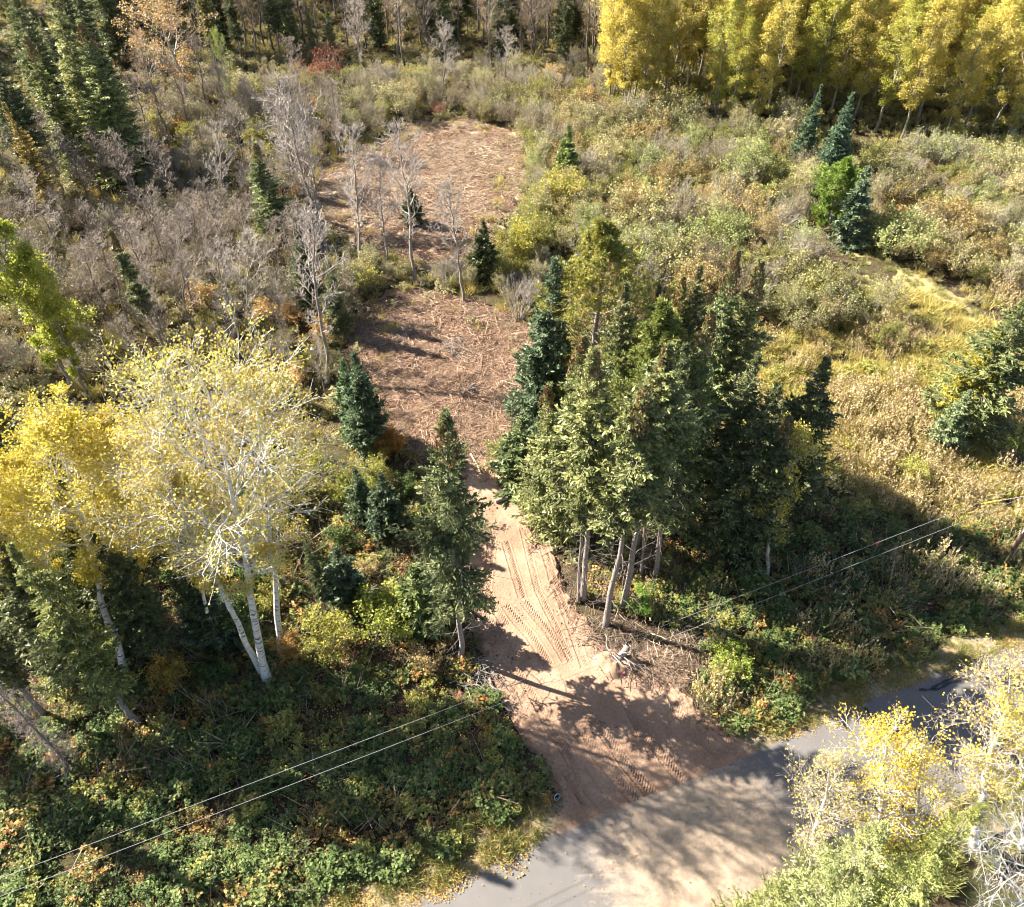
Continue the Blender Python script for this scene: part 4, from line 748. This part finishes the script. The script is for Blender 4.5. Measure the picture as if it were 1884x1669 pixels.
# foreground at the lower right
GF = 'foreground birches at the lower right'
leaning('fore_gold', 1618, 1672, 1618, 1335, 12.5, label='golden birch with white trunk in the middle of the near foreground', ref='the golden birch', group=GF, rz=.5)
leaning('fore_gold', 1690, 1700, 1700, 1390, 12.0, label='deep gold birch just right of the golden foreground birch', group=GF, rz=2.2, color=(1.0, .92, .8))
leaning('fore_thin', 1488, 1640, 1512, 1400, 11, label='nearly leafless purplish birch over the road, left of golden birch', group=GF, rz=1.0, wide=1.1)
leaning('fore_thin', 1795, 1560, 1850, 1215, 12.5, label='sparse pale yellow birch with white trunk near the right edge', ref='the sparse right birch', group=GF, rz=.2, wide=1.3, color=(1.1, 1., .9))
leaning('fore_gold', 1880, 1560, 1900, 1300, 12.0, label='yellow birch cut by the right edge behind the dead white tree', group=GF, rz=3.0, color=(.95, 1., 1.2))
for tx, ty, h, w, c, lab in [(1640, 1538, 14, 1.2, PALE_SUNLIT, 'pale sunlit spruce top under the golden foreground birch'), (1530, 1600, 13, 1.1, PALE_SUNLIT, 'sunlit spruce top left of the pale one at the bottom edge'),
                          (1425, 1622, 12, 1.0, (1.3, 1.25, 1.), 'small spruce top at the bottom edge by the road'), (1725, 1590, 14, 1.2, (1.3, 1.3, .9), 'olive spruce top left of the dead white tree'), (1790, 1470, 12.5, .9, (1.1, 1.1, .7), 'green spruce top behind the dead white branches'), (1590, 1655, 15, 1.2, PALE_SUNLIT, 'nearest spruce top at the bottom edge')]:
    t = G(tx, ty, h); put('spruce_n', t, h, label=lab, group='foreground spruces at the lower right', color=tuple(np.array(c) * 1.2), wide=w)
leaning('white_dead', 1890, 1800, 2000, 1530, 13.0, label='dead bleached white birch with tangled branches at lower right corner', ref='the dead white tree', rz=.9, wide=.75)
# trees standing just left of the frame, whose shade falls into it
for x, y, h, k in [(-24, 21, 15, 'spruce_c'), (-27, 25.5, 17, 'spruce_d'), (-30, 30, 17, 'spruce_c'), (-31, 36, 16, 'spruce_d'), (-36, 22, 16, 'spruce_c'), (-26.5, 17.5, 12, 'narrow')]:
    put(k, (x, y), h, look='dark spruce beyond the left photo edge', group=GL)

# ------------------------------------------------------------------ the fuller woods and thickets, each plant its own
taken = [np.array(o.location[:2]) for o in bpy.data.objects if o.type == 'EMPTY']
def near_taken(P, d): T = np.array(taken); return np.min(np.hypot(P[:, None, 0] - T[None, :, 0], P[:, None, 1] - T[None, :, 1]), 1) < d
gp = spaced(GROVE, 285, 1.7); gp.sort(key=lambda p: p[1])
for i, p in enumerate(gp):
    g_ = (.75, .85, .6) if rng.random() < .2 else tuple(np.array((1., .97, .85)) * rng.uniform(.75, 1.12))
    if i < 36: put('aspen_%d' % (i % 4), p, rng.uniform(11.5, 14.5), look='yellow aspen at grove front', group='aspens of the yellow grove', color=g_, wide=1.2, bcol=(.62, .6, .55))
    else: put('aspen_%d' % (i % 4), p, rng.uniform(12, 16), label='slender yellow aspen inside the dense grove at the upper right', group='aspens of the yellow grove', color=g_, wide=1.2, bcol=(.62, .6, .55))
REAR = GP([(230, 80), (620, 120), (1110, 135), (1120, 0), (1090, -40), (700, -45), (200, -45), (150, 20)])
for i, p in enumerate(spaced(REAR, 240, 1.5, lambda P: near_taken(P, 2.0))):
    q = rng.random()
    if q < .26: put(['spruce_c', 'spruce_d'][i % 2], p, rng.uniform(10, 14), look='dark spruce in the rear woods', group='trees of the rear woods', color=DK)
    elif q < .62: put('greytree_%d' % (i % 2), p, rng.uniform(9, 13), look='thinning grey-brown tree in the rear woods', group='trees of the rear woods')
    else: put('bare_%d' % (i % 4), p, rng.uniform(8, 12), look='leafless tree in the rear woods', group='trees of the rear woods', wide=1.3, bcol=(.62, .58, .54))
NW = GP([(-140, -30), (235, 30), (250, 250), (190, 330), (60, 385), (-140, 420)])
for i, p in enumerate(spaced(NW, 26, 3.0, lambda P: near_taken(P, 1.8))):
    put(['spruce_d', 'spruce_c', 'spruce_e'][i % 3], p, rng.uniform(11, 15.5), look='dark spruce in the upper left stand', group='conifers in the left and rear woods', color=DK if i % 3 else (1.1, 1.1, .85), wide=1.3)
LEFT = GP([(-80, 420), (200, 330), (260, 240), (330, 200), (560, 175), (640, 260), (590, 350), (575, 480), (650, 560), (620, 640), (640, 800), (480, 660), (200, 700), (-80, 700)])
for i, p in enumerate(spaced(LEFT, 250, 1.15, lambda P: near_taken(P, .9) | on_bare(P, .5))):
    q = rng.random()
    if q < .36: put('grey_%d' % (i % 2), p, rng.uniform(2.2, 4.2), look='grey leafless shrub', group='shrubs of the left thicket', cat='shrub', wide=1.15)
    elif q < .50: put('olive_%d' % (i % 4), p, rng.uniform(1.8, 3.4), look='dull olive shrub', group='shrubs of the left thicket', cat='shrub', color=(.62, .64, .6))
    elif q < .74: put('bare_%d' % (i % 4), p, rng.uniform(5, 9), look='small bare tree', group='small trees of the left thicket', wide=1.3, bcol=(.8, .76, .72))
    elif q < .84: put('yel_%d' % (i % 2), p, rng.uniform(1.5, 2.8), look='yellowish shrub', group='shrubs of the left thicket', cat='shrub', color=(.9, .85, .75))
    elif q < .94: put('greytree_%d' % (i % 2), p, rng.uniform(4, 6.5), look='small thinning tree', group='small trees of the left thicket')
    else: put('oran_0', p, rng.uniform(1.5, 2.4), look='orange-brown shrub', group='shrubs of the left thicket', cat='shrub')
for i, p in enumerate(spaced(BRUSH, 30, 1.1, lambda P: near_taken(P, .8))):
    put(['olive_%d' % (i % 4), 'yel_0', 'olive_1', 'grey_0'][i % 4], p, rng.uniform(1.3, 2.6), look=['olive bush', 'yellow bush', 'olive bush', 'grey leafless bush'][i % 4], group='bushes between the two clearings', cat='shrub')
BAND = GP([(330, 190), (560, 160), (800, 150), (1100, 130), (1130, 215), (960, 240), (860, 215), (750, 228), (640, 265), (560, 190)])
for i, p in enumerate(spaced(BAND, 110, 1.35, lambda P: near_taken(P, .9) | on_bare(P, .5))):
    q = rng.random()
    if q < .35: put('olive_%d' % (i % 4), p, rng.uniform(2.2, 3.6), look='olive leafy shrub', group='shrubs behind the upper clearing', cat='shrub')
    elif q < .7: put('grey_%d' % (i % 2), p, rng.uniform(2.4, 4), look='grey leafless shrub', group='shrubs behind the upper clearing', cat='shrub')
    elif q < .88: put('yel_%d' % (i % 2), p, rng.uniform(1.6, 3.0), look='yellow-green shrub', group='shrubs behind the upper clearing', cat='shrub')
    else: put(['oran_0', 'red_0'][i % 2], p, rng.uniform(1.6, 2.6), look=['orange shrub', 'reddish shrub'][i % 2], group='shrubs behind the upper clearing', cat='shrub')
ALDER = GP([(945, 250), (1130, 215), (1330, 265), (1480, 240), (1520, 330), (1480, 410), (1440, 450), (1560, 520), (1640, 575), (1580, 610), (1500, 620), (1420, 590), (1330, 600), (1140, 560), (1060, 470), (930, 480), (975, 390), (985, 300)])
ald = spaced(ALDER, 300, 1.2, lambda P: near_taken(P, .9) | on_bare(P, .6) | inpoly(P, PATH) | (edgedist(P, PATH) < 1.3))
ALDR = GP([(1590, 300), (1960, 285), (1960, 560), (1840, 560), (1730, 520), (1640, 470), (1590, 440)])
ald += spaced(ALDR, 120, 1.25, lambda P: near_taken(P, .9) | inpoly(P, PATH) | (edgedist(P, PATH) < 1.3))
for i, p in enumerate(ald):
    q = rng.random()
    if q < .52: put('olive_%d' % (i % 4), p, rng.uniform(1.7, 4.4), look='olive leafy shrub', group='alder shrubs of the thicket', cat='shrub', color=tuple(np.array([(1.1, 1.12, 1.0), (.72, .78, .7), (1.15, .95, .75), (.95, 1.15, .85), (1.25, 1.2, 1.15)][int(rng.integers(5))]) * rng.uniform(.8, 1.15)))
    elif q < .68: put('grey_%d' % (i % 2), p, rng.uniform(2.6, 4.4), look='grey leafless shrub', group='bare shrubs of the thicket', cat='shrub')
    elif q < .97: put('yel_%d' % (i % 2), p, rng.uniform(1.8, 3.0), look='yellow-green shrub', group='yellow shrubs of the thicket', cat='shrub', color=tuple(np.array((.8, .82, 1.0)) * rng.uniform(.8, 1.15)))
    else: put('oran_0', p, rng.uniform(1.4, 2.2), look='orange-brown shrub', group='orange shrubs of the thicket', cat='shrub')
for i, p in enumerate(spaced(UND_LF, 34, 1.6, lambda P: near_taken(P, 1.0) | on_bare(P, 1.0))):
    q = rng.random()
    if q < .45: put('yel_%d' % (i % 2), p, rng.uniform(1.6, 3.2), look='yellow-green bush in the shaded left wood', group='bushes of the left wood', cat='shrub', color=(.9, .9, .8))
    elif q < .8: put('gren_0', p, rng.uniform(1.3, 2.4), look='dark green bush in the shaded left wood', group='bushes of the left wood', cat='shrub')
    else: put('oran_0', p, rng.uniform(1.3, 2.2), look='orange bush in the shaded left wood', group='bushes of the left wood', cat='shrub', color=(.75, .85, .9))
for px, py, h, c, lab in [(705, 1170, 3.4, (.85, .95, .7), 'tall yellow-green bush left of the lone spruce base'), (545, 1205, 2.2, (1.2, .8, .5), 'amber bush right of the birch trunk bases'), (330, 1250, 2.0, (1.1, .8, .6), 'amber bush left of the large birch base'),
                         (1180, 1120, 1.5, (.6, 1.1, .6), 'low green bush under the front clump spruce'), (1665, 880, 1.9, (1.2, 1.2, 1.2), 'pale shrub alone in the goldenrod field'), (1620, 640, 2.2, (.8, .8, .9), 'dull shrub at the goldenrod and path corner'), (1500, 560, 2.6, (.9, .9, .8), 'round olive shrub left of the mown path'), (1870, 850, 2.4, (1.2, 1.3, 1.4), 'grey-green shrub at the right edge above the brush pile'),
                         (650, 930, 2.6, (.7, .8, .6), 'olive bush left of the mulched clearing'), (720, 830, 2.2, (1.1, .6, .5), 'rusty bush at the lower left of the mulched clearing'), (925, 850, 2.2, (1.1, 1.2, .8), 'pale leafy bush where the driveway meets the clearing')]:
    put(['yel_0', 'yel_1', 'olive_0'][hash(lab[:3]) % 1 if False else len(lab) % 3], G(px, py), h, label=lab, cat='shrub', color=c)

# ------------------------------------------------------------------ small things
def simple(name, rgb, rough=.5, spec=.4, metal=0.):
    m, t, o = nt(name); b = N(t, 'ShaderNodeBsdfPrincipled'); f = noise(t, N(t, 'ShaderNodeTexCoord').outputs['Object'], 14, 4, .6); t.links.new(mixc(t, mth(t, 'MULTIPLY', f, .6), rgb, tuple(c * .6 for c in rgb)), b.inputs['Base Color'])
    b.inputs['Roughness'].default_value = rough; b.inputs['Specular IOR Level'].default_value = spec; b.inputs['Metallic'].default_value = metal; t.links.new(b.outputs[0], o.inputs[0]); return m
MW = simple('wire_aluminium', (.42, .41, .42), .55); MP = simple('pole_wood', (.23, .16, .11), .9, .1); MY = simple('yellow_plastic', (.75, .62, .06)); MPK = simple('pink_ribbon', (.85, .06, .16)); MRD = simple('red_ribbon', (.8, .05, .05)); MBK = simple('black_plastic', (.015, .016, .02), .35); MWT = simple('pale_plastic', (.6, .65, .72), .4)
def tube_obj(name, P, R, mat, parent=None, sides=8, capmat=None):
    g = Geo(); g.tubes(np.asarray(P, float)[None], np.asarray(R, float)[None], sides); me = g.mesh(name, [mat], True); return part(name, me, parent)
pole_b = G(1857, 1020)
pl = root('utility_pole', (pole_b[0], pole_b[1], -.1), 'brown wooden utility pole leaning out at the right photo edge', 'pole', ref='the utility pole')
tube_obj('post', [(0, 0, 0), (0, 0, 4.5), (0, 0, 9.2)], [.16, .14, .115], MP, pl, 12)
tube_obj('sign_plate', [(-.17, -.10, 2.2), (-.17, -.10, 2.45)], [.05, .05], MWT, pl, 4)
ga = G(1798, 928); top = np.array((pole_b[0], pole_b[1], 5.6)); a3 = np.array((ga[0], ga[1], 0.)); gv = (top - a3) / np.linalg.norm(top - a3)
gy = root('guy_wire', tuple(a3), 'guy wire with yellow plastic guard below the utility pole', 'wire'); tube_obj('cable', [(0, 0, 0), tuple((top - a3) * .5), tuple(top - a3)], [.012] * 3, MW, gy, 5); tube_obj('guard', [tuple(gv * .1), tuple(gv * 1.1), tuple(gv * 2.0)], [.045] * 3, MY, gy, 8)
def wire(z0, z1, off, lab):
    t = np.linspace(0, 1, 60); A = np.array((pole_b[0] + off[0], pole_b[1] + off[1], z0)); B = np.array((-46. + off[0], -1.0 + off[1], z1)); P = A + (B - A) * t[:, None]; P[:, 2] -= 4 * .55 * t * (1 - t)
    o = tube_obj('overhead_wire', P, np.full(60, .0075), MW, None, 5); tag(o, lab, 'wire', 'overhead wires along the road')
wire(7.5, 8.2, (.0, .0), 'upper overhead wire crossing the driveway, farther from the road'); wire(6.8, 7.4, (.15, -.25), 'lower overhead wire crossing the driveway, nearer the road')
def flag(px, py, h, mat, lab, k_=1., s=.34):
    b = G(px, py); o = root('survey_flag', (b[0], b[1], .0), lab, 'flag', 'survey flags'); o.scale = (k_,) * 3
    tube_obj('stake', [(0, 0, -.1), (.02, .01, h)], [.022, .018], M['palewood'], o, 4)
    r = np.random.default_rng(int(px)); g = Geo()
    for k in range(2):
        a = 1.0 + 2.2 * k; P = np.array([(0.02, .01, h), (.10 * math.cos(a), .10 * math.sin(a), h - .06), (.17 * math.cos(a + .3), .17 * math.sin(a), h - s * .6), (.2 * math.cos(a + .4), .2 * math.sin(a + .2), h - s)])
        w = np.array((-math.sin(a), math.cos(a), .3)) * .05; V = np.concatenate([P - w, P + w]); V2 = V + np.array((0, 0, .004)); g.add(V, np.array([[i, i + 1, i + 5, i + 4] for i in range(3)])); g.add(V2, np.array([[i, i + 4, i + 5, i + 1] for i in range(3)]))
    part('ribbon', g.mesh('ribbon', [mat]), o)
flag(819, 1205, 1.0, MPK, 'pink ribbon stake left of the lone driveway spruce trunk'); flag(849, 1292, 1.0, MPK, 'pink ribbon stake in green undergrowth under the wires'); flag(1605, 1022, 1.2, MRD, 'red ribbon stake in the dark verge near the utility pole')
for px, py, lab in [(1108, 1198, 'tiny pink flag at the top of the stump dirt heap'), (1097, 1218, 'tiny pink flag left of the stump dirt heap'), (1148, 1243, 'tiny pink flag on the lower side of the stump dirt heap'), (1129, 1264, 'tiny pink flag on open dirt below the stump heap')]:
    flag(px, py, .8, MPK, lab, k_=.45)
# bucket lying at the driveway edge
bk = G(1021, 1466); bo = root('bucket', (bk[0], bk[1], .20), 'black plastic bucket with pale rim tipped over at the driveway edge', 'bucket'); bo.rotation_euler = (R_(62), 0, R_(35))
a = np.linspace(0, 2 * np.pi, 21)[:-1]
def lathe(name, prof, mat, parent):
    V = np.array([(r_ * math.cos(x), r_ * math.sin(x), z) for r_, z in prof for x in a]); n = 20; Q = np.array([[i * n + j, i * n + (j + 1) % n, (i + 1) * n + (j + 1) % n, (i + 1) * n + j] for i in range(len(prof) - 1) for j in range(n)]); return part(name, mk(name, V, Q, [mat], smooth=True), parent)
lathe('body', [(.001, -.18), (.13, -.18), (.16, .18), (.145, .18), (.12, -.16), (.001, -.16)], MBK, bo); lathe('rim', [(.158, .165), (.172, .17), (.172, .19), (.15, .19)], MWT, bo)
tube_obj('handle', [(.165 * math.cos(x), .05 * math.sin(x) + .0, .17 + .16 * math.sin(x)) for x in np.linspace(0, np.pi, 12)], [.006] * 12, MWT, bo, 5)
# uprooted stump with its heap of soil
sb = G(1135, 1222); so = root('uprooted_stump', (sb[0], sb[1], 0), 'uprooted stump with tangled pale roots on a dirt heap beside the driveway', 'stump', ref='the uprooted stump')
def mound(name, rx, ry, h, mat, parent, seed, n=26):
    r = np.random.default_rng(seed); rr = np.linspace(0, 1, n); aa = np.linspace(0, 2 * np.pi, 41)[:-1]; Rr, Aa = np.meshgrid(rr, aa, indexing='ij'); P = np.stack([Rr * np.cos(Aa) * rx, Rr * np.sin(Aa) * ry], -1).reshape(-1, 2)
    z = h * (1 - Rr.ravel() ** 1.7) * (.75 + .35 * fnoise(P + seed, .8)) + .07 * fnoise(P + seed, .22) * (1 - Rr.ravel()) - .12 * Rr.ravel() ** 4; i = np.arange(n * 40).reshape(n, 40); Q = np.stack([i[:-1], np.roll(i, -1, 1)[:-1], np.roll(i, -1, 1)[1:], i[1:]], -1).reshape(-1, 4)
    return part(name, mk(name, np.column_stack([P, z]), Q, [mat], smooth=True), parent)
SOIL = bpy.data.materials['graded_soil']; mound('soil_heap', 1.5, 1.1, .75, SOIL, so, 3)
r = np.random.default_rng(5); st_P = np.array([[(.1, .1, .3), (.35, .25, .8), (.55, .45, 1.15)]]); tube_obj('stump', st_P[0], [.26, .2, .18], M['greybark'], so, 10)
C, Rr, L_, _ = spawn(np.array([[(.0, 0, .35), (.1, .1, .5), (.2, .2, .7)]]), np.array([[.2, .2, .15]]), 16, 0, 1, 1.3, lambda t, K: .9 + .7 * r.random(t.shape), -.7, 7, .25, r, .3); C2, R2, _, _ = spawn(C, Rr, 4, .3, 1, .8, lambda t, K: .3 + .5 * r.random(t.shape), -.2, 5, .6, r, .3)
for k in range(len(C)): tube_obj('root', C[k], np.maximum(Rr[k], .014), M['twig'], so, 5)
g = Geo(); g.tubes(C2, np.maximum(R2, .008), 3); tag(part('root_hairs', g.mesh('root_hairs', [M['brush']]), so), None, None, None, 'stuff')
# slash: piles of cut sticks, single logs
def pile(px, py, n, rad, lmax, mat, lab, seed, hgt=.5, rr=.03, az=None):
    b = G(px, py); o = root('brush_pile', (b[0], b[1], 0), lab, 'brush pile', 'piles of cut branches'); r = np.random.default_rng(seed)
    for k in range(n):
        x, y = r.normal(size=2) * rad * .45; z = .05 + hgt * r.random() * math.exp(-(x * x + y * y) / rad ** 2); a_ = (r.random() * 6.28) if az is None else az + r.normal() * .35; L = lmax * (.35 + .65 * r.random()); d = np.array((math.cos(a_), math.sin(a_), r.normal() * .18)); c = np.array((x, y, z))
        t = np.linspace(-.5, .5, 5)[:, None]; P = c + d * L * t + r.normal(size=(5, 3)) * L * .025; P[:, 2] = np.maximum(P[:, 2], .02); tube_obj('stick', P, rr * (.4 + .8 * r.random()) * np.linspace(1, .45, 5), mat, o, 5)
pile(888, 1245, 60, 1.3, 1.6, M['deadwood'], 'dark tangled brush pile at the left driveway edge under the wires', 21, .7, .028)
pile(905, 1300, 26, 1.0, 1.5, M['greybark'], 'low scatter of grey sticks below the dark brush pile', 22, .4, .03)
pile(1225, 1200, 50, 2.2, 1.5, M['palewood'], 'spread of pale broken sticks right of the uprooted stump', 23, .3, .022)
pile(1290, 1160, 30, 1.6, 1.8, M['deadwood'], 'shaded dark sticks at the foot of the clump', 24, .3, .03)
pile(1860, 845, 44, 2.2, 3.2, M['bleached'], 'bleached white branches lying at the right edge of the goldenrod', 25, .6, .03, az=-.7)
pile(1010, 950, 22, 1.1, 1.6, M['palewood'], 'reddish cut branches under the pale clump spruce', 26, .5, .035)
pile(720, 390, 40, 3.5, 2.0, M['deadwood'], 'dark scattered branches lying across the straw clearing', 27, .3, .03)
pile(838, 642, 26, 1.3, 2.2, M['greybark'], 'grey torn roots and sticks in the middle of the mulched clearing', 28, .45, .035)
pile(868, 718, 12, .5, .9, M['sprucebark'], 'small dark root clump in the lower mulched clearing', 29, .4, .06)
pile(740, 615, 24, 1.6, 2.4, M['deadwood'], 'long thin sticks in the shaded left of the mulched clearing', 30, .3, .025)
pile(560, 1270, 14, 1.8, 2.6, M['deadwood'], 'loose dead sticks on the ground right of the large birch', 31, .3, .025)
pile(120, 1430, 16, 1.8, 2.4, M['deadwood'], 'dead sticks below the leaning dead spruce', 32, .3, .025)
def log(px0, py0, px1, py1, r0, mat, lab, z=.18):
    A, B = G(px0, py0), G(px1, py1); o = root('log', (A[0], A[1], z), lab, 'log', 'cut logs'); d = B - A; P = [(0, 0, 0), (d[0] * .5, d[1] * .5, .05), (d[0], d[1], .0)]; tube_obj('bark', P, [r0, r0 * .95, r0 * .85], mat, o, 10)
    for q, s in ((np.array(P[0]), -1), (np.array(P[2]), 1)):
        e = np.array((d[0], d[1], 0)) / np.linalg.norm(d) * .012 * s; rr = r0 if s < 0 else r0 * .85; tube_obj('cut_end', [q + e, q + e * 1.5], [rr * .93, .004], M['palewood'], o, 10)
log(925, 868, 968, 862, .20, M['palewood'], 'pale peeled log, upper one by the clearing mouth'); log(918, 885, 956, 878, .17, M['palewood'], 'pale peeled log, lower one by the clearing mouth'); log(912, 926, 934, 920, .13, M['greybark'], 'short grey log lying at the upper driveway edge'); log(1012, 938, 1019, 968, .10, M['palewood'], 'short pale pole leaning under the pale clump spruce', .3)
log(866, 838, 884, 872, .06, M['palewood'], 'thin pale pole lying at the clearing mouth'); log(898, 1248, 908, 1272, .07, M['palewood'], 'thin pale pole in the dark brush pile'); log(890, 1300, 902, 1288, .12, M['whitebark'], 'grey cut log below the wires by the brush pile'); log(1115, 1332, 1100, 1325, .03, M['greybark'], 'thin dark stick lying on the open driveway', .1)

def stones():
    r = np.random.default_rng(9); vs = []
    for i in range(4):
        g = Geo(); n = 14; a = r.random(n) * 6.28; q = .8 * np.sqrt(r.random(n))
        for k in range(n):
            c = np.array((q[k] * math.cos(a[k]), q[k] * math.sin(a[k]), .0)); s_ = .018 + .05 * r.random() ** 3; V = np.array([(x, y, z) for z in (-.4, .5) for x, y in ((-1, -1), (1, -1), (1, 1), (-1, 1))]) * (1, .8, .7) + r.normal(size=(8, 3)) * .25
            g.add(c + V * s_, np.array([[0, 1, 5, 4], [1, 2, 6, 5], [2, 3, 7, 6], [3, 0, 4, 7], [4, 5, 6, 7]]), 0, r.random(5))
        vs.append(g.mesh('clods_%d' % i, [M['clod']]))
    return vs
M['clod'] = leaf_mat('clods_and_stones', [(0, (.06, .035, .022)), (.6, (.16, .105, .075)), (1, (.42, .37, .32))], 0, .8, .2, .2)
p = samp(DRIVE, 2.2); e_ = edgedist(p, DRIVE); sr_ = (p - ROAD_FAR[3]) @ np.array((-norm(ROAD_FAR[5] - ROAD_FAR[3])[1], norm(ROAD_FAR[5] - ROAD_FAR[3])[0])); scatter('soil_clods', p[(sr_ > 1.2) & ((e_ < 1.0) | (rng.random(len(p)) < .12))], stones(), .5, 1.0, z=.06, tilt=.0)

# ------------------------------------------------------------------ labels that single out the plants of the fuller woods
ORD = ['nearest', 'second', 'third', 'fourth', 'fifth', 'sixth', 'seventh', 'eighth', 'ninth', 'tenth', 'eleventh', 'twelfth', 'thirteenth', 'fourteenth', 'fifteenth', 'sixteenth', 'seventeenth', 'eighteenth', 'nineteenth', 'twentieth', 'twenty-first', 'twenty-second', 'twenty-third', 'twenty-fourth', 'twenty-fifth', 'twenty-sixth', 'twenty-seventh', 'twenty-eighth']
def auto_labels():
    groups = {}; hs = {}
    for o, look in AUTO: hs.setdefault(look, []).append(o.scale[2])
    for o, look in AUTO:
        x, y = o.location[:2]; px, py = pix(x, y); best = None
        for ref, lx, ly in LAND:
            d = math.hypot(x - lx, y - ly)
            if best is None or d < best[0]: best = (d, ref, x - lx, y - ly)
        d, ref, dx, dy = best; rel = ('right of' if dx > 0 else 'left of') if abs(dx) > abs(dy) else ('behind' if dy > 0 else 'in front of')
        size = 'tall' if o.scale[2] > np.median(hs[look]) else 'low'
        groups.setdefault((size + ' ' + look, rel, ref), []).append((d, o))
    for (look, rel, ref), L in groups.items():
        L.sort(key=lambda a: a[0])
        for k, (d, o) in enumerate(L):
            w = '' if len(L) == 1 else (ORD[k] if k < len(ORD) else 'farther') + ' one '
            o['label'] = f'{look}, {w}{rel} {ref}'.replace('in the shaded left wood', 'in left wood')
auto_labels()
